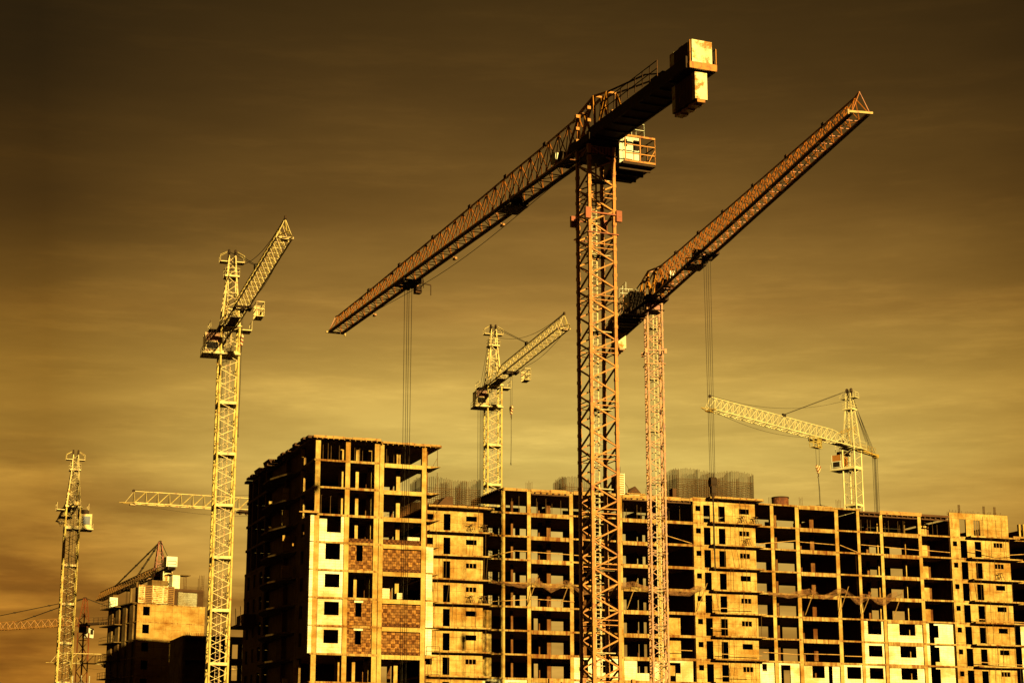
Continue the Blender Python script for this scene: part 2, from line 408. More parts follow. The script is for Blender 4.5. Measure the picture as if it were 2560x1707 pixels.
    if hook:
        hk = MB(); hk.cyl((T, -.3, zc-drop-.4), (T, .3, zc-drop-.4), .5, n=16); hk.box(T-.32, T+.32, -.2, .2, zc-drop-1.5, zc-drop); hk.cyl((T, 0, zc-drop-1.5), (T, 0, zc-drop-2.1), .3, .06, n=8)
        hk.build('hook_block', 'steel', r)
        sl = MB(); sl.cyl((T, 0, zc-drop-2.1), (T+.1, 0, zc-drop-9), .07, n=6); sl.bar((T, 0, zc-drop-2.2), (T-.25, 0, zc-drop-7), .04); sl.build('sling', 'cable', r)
    return r

# ------------------------------------------------------------------ bottom-slewing crane with cab on the mast
def kb_crane(loc, az, zc, L, w, ap, label, trolley_x=9.7, block=3.5, sling=9., paintc='yellow', H=1.95, dense=1.9, cabm=None, tail=7.0, basket=True, rear_ropes=5, load=False):
    r = empty('tower_crane', (loc[0], loc[1], 0), az2rot(az), label, 'crane', 'tower cranes around the building site')
    h = w/2; zt = zc-.25
    mb = MB()
    for x, y in sq(w): mb.cyl((x, y, 1), (x, y, zt), .12, n=8)
    sec = 5.65; ns = int((zt-2.9)//sec); zb = zt-2.9-ns*sec
    zig(mb, sq(w), sq(w), zb, zt-2.9, ns*6, .058)
    zig(mb, sq(w), sq(w), zt-2.9, zt, 3, .05)
    mb.build('mast', paintc, r)
    for k in range(ns+1):
        z = zb+k*sec
        f = MB()
        for s in (-1, 1):
            f.box(-h, h, s*h-.07, s*h+.07, z-.16, z+.16); f.box(s*h-.07, s*h+.07, -h+.07, h-.07, z-.157, z+.157)
        f.box(-h+.1, h-.5, -h+.1, h-.1, z-.14, z-.06)
        f.build('mast_platform', paintc, r)
    lb = MB()
    for dy in (-.2, .2): lb.box(-.3, -.26, dy-.02, dy+.02, 2, zt)
    q = 2
    while q < zt: lb.bar((-.28, -.2, q), (-.28, .2, q), .03); q += .35
    lb.cyl((.35, .2, 2), (.35, .2, zt), .05, n=6)
    lb.build('ladder', 'darkyellow', r)
    # head platform + balconies
    hp = MB().box(-h-.35, h+.35, -h-.3, h+.2, zt+.0, zt+.16); hp.box(-.5, 1.3, h+.2, h+1.3, zt-.35, zt-.25)
    hp.build('head_platform', paintc, r)
    rl = MB(); railing(rl, [(-.5, h+1.3, zt-.25), (1.3, h+1.3, zt-.25)], 1.0, .04); rl.build('railing', paintc, r)
    rl = MB(); railing(rl, [(-h-.3, -h-1.2, zt-.4), (h, -h-1.2, zt-.4)], 1.0, .04); rl.build('railing', paintc, r)
    # apex tower
    at = MB(); za = zt+.16; ztop = zt+ap
    zmid = zt+ap*.66
    w0, w1, w2_ = w*1.0, w*.5, w*.36
    for k in range(4):
        a = sq(w0)[k]; b_ = sq(w1)[k]; c_ = sq(w2_)[k]
        at.bar((*a, za), (*b_, zmid), .15); at.bar((*b_, zmid), (*c_, ztop-.6), .13)
    zig(at, sq(w0), sq(w1), za, zmid, 6, .055, joints=(zmid-za)/3, jw=.07)
    zig(at, sq(w1), sq(w2_), zmid, ztop-.6, 3, .05)
    at.bar((0, -.35, za), (0, -.28, ztop-.6), .07)
    at.build('apex_tower', paintc, r)
    mp = MB().box(-w1*.8, w1*.8, -w1*.8, w1*.8, zmid-.1, zmid+.08)
    railing(mp, [(-w1*.8, -w1*.8, zmid+.08), (w1*.8, -w1*.8, zmid+.08), (w1*.8, w1*.8, zmid+.08), (-w1*.8, w1*.8, zmid+.08)], .8, .035, 2, True)
    mp.build('apex_platform', paintc, r)
    zt2 = ztop-1.35
    for s in (-1, 1):
        e = MB(); ya, yb = s*.42, s*1.35
        e.box(-.55, .55, min(ya, yb), max(ya, yb), zt2-.06, zt2+.04)
        for x in (-.55, .55):
            e.bar((x, yb, zt2), (x*.8, yb, zt2+.75), .035); e.bar((x*.8, yb, zt2+.75), (x*.5, ya*1.4, zt2+1.2), .035)
        e.bar((-.55, yb, zt2+.4), (.55, yb, zt2+.4), .03); e.bar((-.45, yb, zt2+.75), (.45, yb, zt2+.75), .03)
        e.build('side_balcony', paintc, r)
        pu = MB(); pu.cyl((0, s*.36-.08, ztop-.15), (0, s*.36+.08, ztop-.15), .34, n=16); pu.box(-.1, .1, s*.36-.13, s*.36+.13, ztop-1., ztop+.1)
        pu.build('pulley', 'steel', r)
    # jib
    def Hf(x): return H*min(1, .25+x/6) if x < 4.6 else H-.12*(x/L)
    jb = MB(); jb_n = max(8, int(L/dense)); tri_jib(jb, 1.1, L-1, 1.5, Hf, zc, jb_n, .11, .045 if dense > 1.6 else .06, 'N')
    Ht = Hf(L-1)
    jb.bar((L-1, 0, zc+Ht), (L+.3, 0, zc+.05), .05)
    jb.build('jib', paintc, r)
    te = MB(); te.box(L-1.1, L-.9, -.85, .85, zc-.12, zc+.06); te.bar((L-1, -.75, zc), (L+1.2, 0, zc-.02), .08); te.bar((L-1, .75, zc), (L+1.2, 0, zc-.02), .08); 
    MB().cyl((L-.9, -.1, zc+Ht+.05), (L-.9, .1, zc+Ht+.05), .22, n=10).build('tip_pulley', 'steel', r)
    te.box(L-1.2, L-.4, -.3, .3, zc-.35, zc-.13)
    te.build('jib_tip', 'darkyellow', r)
    ms = MB()
    ms.box(1.2, 5, -.5, .5, zc-.16, zc-.07); ms.cyl((3, -.4, zc+.3), (3, .4, zc+.3), .3, n=10)
    ms.build('jib_walkway', 'steel', r)
    # rear triangular strut
    st = MB()
    for y in (-.7, .7):
        st.bar((h, y, zt+.1), (-.5, y*.7, zt+3.4), .08); st.bar((-.5, y*.7, zt+3.4), (3.4, y*.7, zc+1.55), .08); st.bar((1.1, y, zc), (2.0, y*.7, zt+2.6), .07)
    for y in (-.5, .5): st.bar((0, y, zt+.2), (-tail, y*.6, zc-.35), .2); railing(st, [(-1, y, zc-.1), (-tail+.5, y*.7, zc-.2)], .9, .035)
    st.bar((-tail*.5, -.4, zc-.2), (-tail*.5, .4, zc-.2), .08)
    st.box(-tail-.25, -tail+.25, -.45, .45, zc-.65, zc-.15)
    st.build('tail_frame', 'darkyellow', r)
    for s in (-1, 1):
        pu = MB().cyl((-tail-.1, s*.22-.07, zc-.45), (-tail-.1, s*.22+.07, zc-.45), .33, n=14); pu.build('pulley', 'darkyellow', r)
    rp = MB()
    for i in range(rear_ropes):
        y = -.35+.7*i/max(1, rear_ropes-1)
        rp.bar((-.1, y*.8, ztop-.2), (-tail+1.1*(i % 3)*.7, y, zc-.3), .04)
    for i in range(rear_ropes):
        y = -.3+.6*i/max(1, rear_ropes-1)
        rp.bar((-tail-.35+.6*(i % 3), y, zc-.5), (-tail-.35+.6*(i % 3), y, 3), .045)
    rp.build('rear_rope', 'cable', r)
    pn = MB(); xm = L*.49
    for y in (-.3, .3): pn.bar((0, y, ztop-.1), (xm, y*.4, zc+Hf(xm)+.25), .05)
    pn.box(xm-.5, xm+.3, -.12, .12, zc+Hf(xm)-.02, zc+Hf(xm)+.4)
    pn.build('pendant', 'cable', r)
    pts = []
    a = Vector((0, 0, ztop-1.5)); b_ = Vector((L-.9, 0, zc+Ht+.2))
    for i in range(21):
        t = i/20; p = a.lerp(b_, t); p.z -= 4*t*(1-t)*1.6; pts.append(p)
    MB().poly(pts, .04).build('tip_rope', 'cable', r)
    pts = [(11+(L-12)*t, .3, zc-.2-.9*math.sin(math.pi*t)) for t in [i/16 for i in range(17)]]
    MB().poly(pts, .035).build('trolley_rope', 'cable', r)
    # cab at -y hung on mast
    zc0 = zc-3.25
    MB().box(-.75, 1.2, -h-1.75, -h-.2, zc0, zc0+2.15).build('cab', cabm or 'cabdoor', r)
    fr = MB()
    for x in (-.78, 1.2):
        for y in (-h-1.78, -h-.2): fr.box(x, x+.06, y, y+.06, zc0, zc0+2.2)
    fr.box(-.78, 1.26, -h-1.83, -h-1.77, zc0+.02, zc0+.12); fr.box(-.78, 1.26, -h-.15, -h-.12, zc0+.02, zc0+.12); fr.box(1.2, 1.27, -h-1.83, -h-.12, zc0+.0, zc0+.14); fr.box(-.78, -.73, -h-1.83, -h-.12, zc0+.0, zc0+.1)
    fr.box(1.22, 1.3, -h-1.8, -h-.18, zc0+.25, zc0+.33); fr.box(1.22, 1.3, -h-1.8, -h-.18, zc0+1.1, zc0+1.2); fr.box(1.23, 1.29, -h-1.7, -h-1.6, zc0+.33, zc0+1.1); fr.box(1.23, 1.29, -h-.38, -h-.28, zc0+.33, zc0+1.1)
    fr.build('cab_frame', 'yellow' if paintc == 'yellow' else 'cream', r)
    MB().box(1.23, 1.26, -h-1.58, -h-.40, zc0+.36, zc0+1.08).build('cab_window', 'cabglass', r)
    MB().box(-.5, .95, -h-1.81, -h-1.78, zc0+.5, zc0+1.8).build('cab_window', 'cabglass', r)
    MB().box(-.83, -.785, -h-1.5, -h-.5, zc0+.6, zc0+1.8).build('cab_window', 'cabglass', r)
    cp = MB().box(-1.2, 1.5, -h-2.0, h+.1, zc0-.22, zc0-.04)
    railing(cp, [(-1.1, -h-1.95, zc0), (1.4, -h-1.95, zc0)], .7, .035)
    for s in (-1, 1): cp.box(-h, h, s*h-.09, s*h+.09, zc0-.04, zc0+.26)
    cp.build('cab_platform', 'yellow' if paintc == 'yellow' else paintc, r)
    MB().box(-.9, .5, -h-1.3, -h+.1, zc0+2.2, zc0+2.75).build('cab_roof_box', 'steel', r)
    # trolley + hook
    T = trolley_x
    tb = MB(); tb.box(T-.9, T+.9, -.95, -.75, zc-.42, zc-.12); tb.box(T-.9, T+.9, .75, .95, zc-.42, zc-.12); tb.box(T-.7, T-.5, -.75, .75, zc-.4, zc-.2); tb.box(T+.5, T+.7, -.75, .75, zc-.4, zc-.2)
    for x in (-.5, .5): tb.cyl((T+x, -.2, zc-.5), (T+x, .2, zc-.5), .24, n=10)
    tb.build('trolley', 'steel', r)
    if basket:
        b = MB(); X0, X1, Y0, Y1, Z0, Z1 = T+1.6, T+3.6, .95, 1.75, zc-1.9, zc-.4
        railing(b, [(X0, Y0, Z0), (X1, Y0, Z0), (X1, Y1, Z0), (X0, Y1, Z0)], Z1-Z0, .07, 2, True)
        b.box(X0, X1, Y0, Y1, Z0-.06, Z0); b.bar((X0, Y1, Z0), ((X0+X1)/2, Y1, Z1), .05); b.bar((X0, Y1, Z0+.7), (X0, Y0, Z1), .05)
        b.box(X0-.02, X0+.02, Y0+.05, Y1-.05, Z0, Z1-.1)
        b.build('basket', 'yellow', r)
    if basket:
        rp = MB()
        for x in (-.5, .5): rp.bar((T+x, 0, zc-.5), (T+x*.8, 0, zc-block), .035)
        rp.build('hoist_rope', 'cable', r)
        hk = MB(); hk.cyl((T-.35, -.09, zc-block-.2), (T-.35, .09, zc-block-.2), .3, n=12); hk.cyl((T+.35, -.09, zc-block-.2), (T+.35, .09, zc-block-.2), .3, n=12)
        hk.hexa([(T-.1, -.13, zc-block-1.1), (T+.1, -.13, zc-block-1.1), (T+.1, .13, zc-block-1.1), (T-.1, .13, zc-block-1.1), (T-.6, -.13, zc-block-.15), (T+.6, -.13, zc-block-.15), (T+.6, .13, zc-block-.15), (T-.6, .13, zc-block-.15)])
        hk.build('hook_block', 'stripe', r)
        hh = MB(); hh.cyl((T, 0, zc-block-1.1), (T, 0, zc-block-1.5), .07, n=8); hh.poly([(T+.15*math.sin(a), 0, zc-block-1.65-.16*math.cos(a)+.0) for a in [i*.6 for i in range(8)]], .07); hh.build('hook', 'steel', r)
        sl = MB(); e = zc-block-1.7-sling
        sl.poly([(T, 0, zc-block-1.75), (T-.15, .05, e+sling*.5), (T-.22, 0, e+.1)], .045); sl.bar((T+.02, 0, zc-block-1.75), (T-.1, 0, e), .045); sl.bar((T-.22, 0, e+.1), (T-.1, 0, e-.2), .1)
        sl.build('sling', 'cable', r)
    # base frame on rails
    bs = MB().box(-2.3, 2.3, -2.3, 2.3, .35, 1.0)
    for s in (-1, 1): bs.box(-3, 3, s*2.5-.25, s*2.5+.25, .05, .5)
    bs.box(-3.8, -1.6, -1.4, 1.4, 1.02, 3.2)
    bs.build('base_frame', 'darkyellow', r)
    return r

# ------------------------------------------------------------------ hammerhead crane with apex and tie bars
def hammerhead(loc, az, zc, L, w, ap, label, C, paintc='red'):
    r = empty('tower_crane', (loc[0], loc[1], 0), az2rot(az), label, 'crane', 'tower cranes around the building site')
    h = w/2; zt = zc-1.6
    mb = MB()
    for x, y in sq(w): mb.box(x-.09, x+.09, y-.09, y+.09, 0, zt)
    ns = int(zt//1.6); zig(mb, sq(w), sq(w), zt-ns*1.6, zt, ns, .09, joints=1.6*3)
    mb.build('mast', paintc, r)
    fr = MB()
    zf = zt-10.5
    for s in (-1, 1):
        for z in (zf, zf-2.6): fr.box(-h-.5, h+.5, s*(h+.4)-.1, s*(h+.4)+.1, z-.1, z+.1); fr.box(s*(h+.4)-.1, s*(h+.4)+.1, -h-.3, h+.3, z-.1, z+.1)
        fr.bar((-h-.4, s*(h+.4), zf-2.6), (h+.4, s*(h+.4), zf), .12); fr.bar((h+.4, s*(h+.4), zf-2.6), (-h-.4, s*(h+.4), zf), .12)
        for q in (-1, 1): fr.bar((q*(h+.4), s*(h+.4), zf-2.6), (q*(h+.4), s*(h+.4), zf+1.6), .12)
    fr.build('climbing_frame', 'cream', r)
    MB().cyl((0, 0, zt), (0, 0, zc-.5), h+.2, n=16).build('slewing_ring', 'steel', r)
    MB().box(-h-.1, h+.1, -h-.1, h+.1, zc-.5, zc+.15).build('turntable', paintc, r)
    a = MB()
    for k in range(4): a.bar((*sq(w)[k], zc), (*sq(.5)[k], zc+ap), .13)
    zig(a, sq(w), sq(.5), zc, zc+ap, 6, .07, joints=ap/3)
    a.build('apex_tower', paintc, r)
    MB().cyl((-.3, 0, zc+ap), (.5, 0, zc+ap), .25, n=10).build('pulley', 'steel', r)
    jb = MB(); tri_jib(jb, 1, L, 1.3, lambda x: 1.6, zc, int(L/2.0), .17, .10); jb.build('jib', 'jibrust', r)
    cj = MB()
    for y in (-.6, .6): cj.box(C, -1, y-.08, y+.08, zc-.15, zc+.3)
    cj.box(C, -1, -.55, .55, zc-.02, zc+.05); railing(cj, [(-2, -.75, zc+.3), (C, -.75, zc+.3), (C, .75, zc+.3), (-2, .75, zc+.3)], 1., .05)
    cj.build('counter_jib', 'steel', r)
    MB().box(C+.1, C+2.5, -.95, .95, zc+.35, zc+2.1).build('machine_house', 'cream', r)
    for i in range(4): MB().box(C+2.7+i*.5, C+3.15+i*.5, -.85, .85, zc-2.2, zc-.2).build('counterweight', 'weights', r)
    p = MB()
    for x, o in ((L*.72, 0), (L*.34, .1)):
        for y in (-.1, .1): p.bar((.2, y, zc+ap), (x, y, zc+1.45), .09)
        for t in (.25, .5, .75): q = Vector((.2, 0, zc+ap)).lerp(Vector((x, 0, zc+1.45)), t); p.box(q.x-.25, q.x+.25, -.18, .18, q.z-.12, q.z+.12)
    for y in (-.5, .5): p.bar((-.2, y*.3, zc+ap), (C+1.5, y, zc+.4), .08)
    p.build('tie_bar', 'cable', r)
    MB().box(-.6, 1.2, -h-1.6, -h-.15, zc-2.6, zc-.6).build('cab', 'cream', r)
    MB().box(-.66, -.605, -h-1.4, -h-.6, zc-1.9, zc-.9).build('cab_window', 'cabglass', r)
    MB().box(-.2, 1., -h-1.64, -h-1.605, zc-2.1, zc-.9).build('cab_window', 'cabglass', r)
    tb = MB().box(L*.5-.8, L*.5+.8, -.8, .8, zc-.5, zc-.2)
    for x in (-.4, .4): tb.bar((L*.5+x, 0, zc-.5), (L*.5+x, 0, zc-12), .05)
    tb.build('trolley', 'steel', r)
    return r

A_ = flat_top((6.2, 133), -23.1, 49.2, 63.3, 2.0, 'biggest orange crane, in the middle, its long jib reaching down to the left', 40.6, 44, mrot=0, hook=True, nodes=33)
B_ = flat_top((15.5, 200), 168.2, 54.95, 60.4, 1.62, 'thinner orange crane with a dark cab, its jib pointing up to the right', 19.5, 22.8, mrot=-5, nodes=31, paintc='oldorange')
# lower strengthening steelwork at the foot of the big crane
g = MB()
for y in (-1.9, 1.9):
    g.bar((-1.1, y*.9, 9.2), (1.3, y*.9, 9.2), .2); g.bar((-1.2, y, 0), (-1.2, y, 9.9), .24); g.bar((1.3, y, 0), (1.3, y, 9.6), .2)
g.bar((-1.2, 3.9, 7.2), (-1.2, -1.0, 9.3), .2); g.bar((-1.2, 4.3, 9.0), (-1.2, -1.9, 9.1), .1); g.bar((-1.2, 4.4, 0), (-1.2, 4.4, 9.8), .26); g.bar((-1.2, 3.5, 0), (-1.2, 3.5, 9.6), .18)
g.build('climbing_frame', 'orange', A_)
gr = MB(); railing(gr, [(-1.3, 3.3, 8.2), (-1.3, 1.2, 8.2)], 1.1, .07, 2); gr.build('frame_railing', 'cream', A_)

kb_crane((-31.4, 203), 163.5, 52.86, 36.7, 2.0, 9.0, 'tall yellow crane standing just left of the shaded side of the tower block', block=3.3, sling=9)
kb_crane((-2.7, 262), 164.5, 59.15, 35.5, 2.0, 9.0, 'yellow crane behind the long roof, between tower block and biggest orange mast', block=5.0, sling=6.2)
kb_crane((50.9, 278), -139.2, 53.14, 37.7, 2.0, 9.1, 'pale yellow crane with its jib pointing left and boards on its striped hook', block=4.1, sling=4.0, rear_ropes=6, paintc='paleyellow', dense=1.5)
kb_crane((-65.1, 277), -19.2, 44.05, 17.0, 2.0, 8.6, 'slim crane at the far left, jib turned away, yellow cab on its right', basket=False, tail=6.0, rear_ropes=3, cabm='yellow')
G_ = kb_crane((-57.7+34.7, 295.5), 246, 45.1, 38, 2.0, 7.8, 'yellow crane hidden behind the tower block except its level lattice jib', basket=False, trolley_x=20)
kb_crane((-86.77+27.5, 373), 245, 27.1, 30.5, 2.0, 6, 'low yellow crane whose jib tip shows behind the far-left red mast', basket=False, trolley_x=20)
hammerhead((-63.0, 336), -24, 40.9, 50, 1.7, 5.8, 'rust-red crane behind the small left block, its jib sloping down to the left', -9.5, 'redorange')
hammerhead((-89.4, 396), -60, 37.4, 55, 1.6, 5.5, 'dark red crane far off at the lower left with a long thin level jib', -17, 'red')

# ------------------------------------------------------------------ buildings
ROT = R(20.2)
def wall(mb, s0, s1, z0, z1, t0, t1, ops=()):
    cur = s0
    for a, b, c, d in sorted(ops):
        a = max(a, s0); b = min(b, s1)
        if a > cur: mb.box(cur, a, t0, t1, z0, z1)
        if c > z0: mb.box(a, b, t0, t1, z0, c)
        if d < z1: mb.box(a, b, t0, t1, d, z1)
        cur = b
    if cur < s1: mb.box(cur, s1, t0, t1, z0, z1)
    return mb
def slabbox(mb, s0, s1, t0, t1, z0, z1, step=2.6, jit=.03):
    n = max(1, int((s1-s0)/step)); xs = [s0+(s1-s0)*i/n for i in range(n+1)]
    # one front edge with slight casting unevenness
    fr = [t0+random.uniform(-jit, jit) for _ in xs]; zz = [random.uniform(-jit, jit) for _ in xs]
    i0 = len(mb.v)
    for k, x in enumerate(xs):
        mb.v += [(x, fr[k], z0+zz[k]*.6), (x, t1, z0), (x, t1, z1), (x, fr[k], z1+zz[k]*.3)]
    for k in range(n):
        a = i0+4*k; b = a+4
        for q in range(4): mb.f.append((a+q, a+(q+1) % 4, b+(q+1) % 4, b+q))
    mb.f.append((i0, i0+3, i0+2, i0+1)); e = i0+4*n; mb.f.append((e, e+1, e+2, e+3))
    return mb

# ---- long block
LB = empty('apartment_building', (1.025, 241, 0), ROT, 'long unfinished concrete block running off the right edge, sky showing through its floors', 'building', 'unfinished concrete blocks')
FL = [1.8+3*k for k in range(13)]            # floor tops ... 37.8
ROOF = 40.85; D = 12.2
rows = [z for z in FL if z > 9]
# slabs
def part(name, mb, mat, parent=LB, label=None): return mb.build(name, mat, parent, label)
for z in FL:
    mb = MB()
    slabbox(mb, -13, 92, -.06, D, z-.22, z)
    part('floor_slab', mb, 'slab')
mb = MB(); slabbox(mb, -2.45, 50.1, -.08, D, ROOF-.22, ROOF)
part('roof', mb, 'slab')
mb = MB(); slabbox(mb, 50.1, 64.4, -.02, D, ROOF-.5, ROOF-.28); part('roof', mb, 'darkform_shade')
# front columns
COLS = [(-2.55, -2.05), (.99, 1.48), (6.87, 7.37), (13.72, 14.32), (19.5, 20.0), (36.19, 36.69), (39.99, 40.55), (46.09, 46.64), (49.54, 49.97), (53.15, 53.61), (59.28, 59.79), (80, 80.5), (86, 86.5)]
zlo = 0
for a, b in COLS:
    mb = MB(); zz = [1.8-2]+FL+[ROOF]
    for z0, z1 in zip(zz, zz[1:]):
        zt = z1 if z1 != ROOF else ROOF-.25
        if a > 50 and z1 == ROOF: zt = ROOF-.53
        if a > 70 and z1 == ROOF: continue
        j = random.uniform(-.02, .02)
        mb.box(a+j, b+j, .0+j, .5, z0, zt)
    part('column', mb, 'frame')
# deep edge beams
for a, b, deep in ((1.5, 6.85, .52), (14.34, 19.48, .52), (20.02, 24.6, .34), (40.57, 46.07, .5), (53.63, 59.26, .5)):
    for z in rows+[ROOF]:
        if z == ROOF and a > 50: continue
        d2 = deep+random.uniform(-.04, .04)
        mb = MB(); slabbox(mb, a, b, -.1, .32, z-d2, z-.02, 2.7, .015); part('edge_beam', mb, 'slab')
# stair core walls with doors, windows and balconies
cores = [dict(a=-13.2, b=-5.05, ops=[(-12.6, -11.72, 1.35, 2.2), (-10.34, -9.42, .15, 2.3), (-7.33, -5.89, 1.47, 2.13)], bal=(-12.6, -4.2)),
         dict(a=24.64, b=33.85, ops=[(25.0, 25.73, 1.5, 2.2), (26.15, 27.15, 0, 2.35), (28.36, 29.35, .1, 2.3), (31.44, 32.95, 1.38, 2.1)], bal=(26.75, 34.3)),
         dict(a=64.45, b=74.1, ops=[(64.8, 65.5, 1.6, 2.3), (66.03, 67.1, 0, 2.45), (68.38, 69.44, .2, 2.4), (71.5, 73.0, 1.65, 2.35)], bal=(66.95, 75.2))]
for ci, c in enumerate(cores):
    for z in rows:
        ztop = z+3-.22
        if ci == 0 and z > 35: continue
        ops = [(p, q, z+r_, z+s_) for p, q, r_, s_ in c['ops']]
        if ci == 2 and z > 35: ops = [o for o in ops if o[0] < 70 and o[0] > 65.9]
        if ci == 1 and z > 35: pass
        mb = MB(); wall(mb, c['a'], c['b'], z, ztop+(.55 if z > 35 else 0), -.03, .22, ops)
        w_ = part('stair_wall', mb, 'wall')
        bl = MB()
        bz = z+3 if False else z
        # balcony
        a, b = c['bal']; a += random.uniform(-.12, .12); b += random.uniform(-.2, .2)
        if not (z < 9):
            slabbox(bl, a, b, -1.45, -.07, bz-.2, bz-.01, 2, .03); part('balcony_slab', bl, 'slab')
        for q in range(random.choice((2, 3, 3))):
            x = random.uniform(a+.4, b-.4); dx_ = random.choice((0, 0, 0, random.uniform(-.6, .6)))
            MB().bar((x, -1.2, z), (x+dx_, -1.25, z+2.78), .045).build('balcony_pole', 'rebar', LB)
        # window frames on the odd floor
        if random.random() < .4:
            o = ops[-1]; fr = MB()
            for k in (0, .33, .66, 1): x = o[0]+(o[1]-o[0])*k; fr.box(x-.03, x+.03, .02, .08, o[2], o[3])
            fr.box(o[0], o[1], .01, .09, o[2]-.02, o[2]+.05)
            fr.build('window_frame', 'wood', w_)
        # loggia rear wall + dark recess sides
    if ci != 2:
        zt_ = ROOF if ci == 1 else 37.8
        bl = MB(); slabbox(bl, c['bal'][0]-.2, c['bal'][1]+.2, -1.5, -.09, zt_-.1+(.12 if ci else 0), zt_+.14+(.12 if ci else 0), 1.6, .06); part('balcony_slab', bl, 'slab')
        pl = MB()
        x = c['bal'][0]
        while x < c['bal'][1]-.5:
            l = random.uniform(1, 2.6); pl.box(x, min(x+l, c['bal'][1]), -1.62, -1.52, zt_+(.12 if ci else 0)-.05, zt_+(.12 if ci else 0)+random.uniform(.12, .22)); x += l+.08
        part('shutter_board', pl, 'wood')
mb = MB(); slabbox(mb, 24.6, 50.1, .2, D, ROOF+.0, ROOF+.02) if False else None
# roof over the middle stair core is a step higher
mb = MB(); slabbox(mb, 24.4, 34.2, -.05, 6, ROOF+.004, ROOF+.18); part('roof', mb, 'slab')
# upper left side face of top storey (formwork edge)
mb = MB(); mb.box(-2.48, -2.3, .55, D, ROOF-.7, ROOF-.23)
for i in range(16): mb.box(-2.75, -2.46, .6+i*.72, .68+i*.72, ROOF-.28, ROOF+.05)
part('edge_formwork', mb, 'darkform_shade')
# cross walls
for s in (-5.2, -2.3, 7.1, 20.1, 24.7, 33.75, 38.0, 46.6, 49.6, 64.5, 73.9, 80.2):
    mb = MB()
    for z in FL[1:]:
        if z > 35 and s < 2: continue
        t0 = .55 if s not in (24.7, 33.75, 64.5, 73.9, -5.2) else .24
        if s in (7.1, 20.1, 38.0, -2.3): t0 = 8.5
        mb.box(s-.09, s+.09, t0, D-.25, z, z+2.76 if z < 37 else z+2.3)
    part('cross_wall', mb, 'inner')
# rear wall with through openings
skyA = [(-.27, .57), (1.24, 1.54), (3.41, 3.82), (4.45, 5.41), (6.09, 7.15), (7.77, 8.33), (8.95, 10.77), (16.0, 16.53), (17.16, 17.59), (19.56, 20.88), (21.56, 21.96), (22.59, 23.08), (26.46, 27.48), (40.1, 41.76), (43.59, 46.31), (47.73, 48.87), (49.52, 50.3), (58.54, 59.76), (61.93, 64.04), (65.2, 66.74), (83, 84.5), (86, 88)]
for z in FL:
    ops = []
    for a, b in skyA:
        if z < 24 and (a in (-.27, 1.24, 3.41, 4.45)): continue
        if z < 24 and a in (6.09, 43.59): a += .35
        if z < 24 and a > 57: continue
        if z > 37 and not ((b < 30 and b-a > .45 and a > 2) or (40 < a < 50)): continue
        if random.random() < .06: continue
        ops.append((a, b, z+(0 if random.random() < .8 else .5), z+2.72+random.choice((0, 0, 0, -.15, -.3))))
    mb = MB(); wall(mb, -13, 92, z, z+2.77 if z < 37 else z+2.5, D-.2, D, ops)
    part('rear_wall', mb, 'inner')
# inner columns that catch the sun
for a, b, t in ((.23, .52, 4), (5.24, 5.78, 4), (38.9, 39.23, 4), (44.4, 45.02, 4), (55.08, 55.37, 4), (59.19, 59.67, 4), (19.73, 20.35, 4), (62.3, 63.19, 4), (63.2, 63.67, 4.2), (4.93, 5.47, 6.2), (43.84, 44.45, 6.2), (54.59, 55.06, 6.2), (11.2, 11.6, 6), (16.2, 16.5, 5)):
    mb = MB()
    for z in FL: mb.box(a, b, t, t+.4, z, z+2.77 if z < 37 else z+2.2)
    part('inner_column', mb, 'inner' if t > 4.1 or a < 50 else 'frame')  # columns getting less sun take the shade-darkened concrete
for a, b in ((-3.6, -2.9), (22.4, 23.6)):        # light partition panels low down
    for z in rows:
        if z < 23.5 and z > 12:
            part('partition', MB().box(a-1.2, b-.4, 1.6, 1.75, z, z+2.77), 'frame')
# infill panels of pale blocks
def panel(a, b, z, ops=(), t=.1, top_=2.74, mat='block', par=LB):
    mb = MB(); wall(mb, a, b, z, z+top_, t, t+.22, [(p, q, z+r_, z+s_) for p, q, r_, s_ in ops])
    return mb.build('infill_panel', mat, par)
for z in (22.8, 19.8, 16.8, 13.8):
    panel(50.05, 53.05, z, [(50.62, 52.75, .95, 2.74 if z > 22 else 2.45)])
    panel(53.75, 59.2, z, [(55.56, 58.1, .95, 2.5)])
    panel(59.98, 64.3, z, [(60.45, 61.25, 0, 2.74), (61.25, 61.95, .8 if z > 20 else .5, 2.5)], t=.35)
for z in (16.8, 13.8):
    panel(34.0, 36.1, z, [(34.33, 35.03, 1.6, 2.6)])
    panel(36.8, 39.9, z, [(37.12, 38.55, 0, 2.5)])
    panel(40.6, 46.0, z, [(41.83, 43.7, .9, 2.6), (44.3, 44.9, 0, 2.74)])
    panel(46.7, 49.5, z, [(47.15, 49.3, .9, 2.5)])
    panel(14.4, 19.4, z, [(16.2, 17.9, .95, 2.74), (17.9, 18.4, 0, 2.7)])
    panel(20.05, 24.2, z, [(20.9, 22.4, 0, 2.35), (21.7, 22.45, .8, 2.35)] if False else [(20.8, 21.7, 0, 2.4), (21.7, 22.4, 1.05, 2.4)])
    panel(7.4, 13.65, z, [(8.4, 9.4, 0, 2.5), (11.4, 12.9, .9, 2.4)], t=.2)
z = 13.8
panel(-5.0, -2.6, z, [(-4.65, -3.95, 1.5, 2.5)]); panel(-2.0, .95, z, [(-1.6, .1, .7, 2.4)]); panel(1.52, 6.8, z, [(2.8, 4.6, .8, 2.4)])
for z in (22.8, 19.8, 16.8, 13.8): panel(75.2, 79.9, z, [(75.9, 77.0, 1.1, 2.5)])
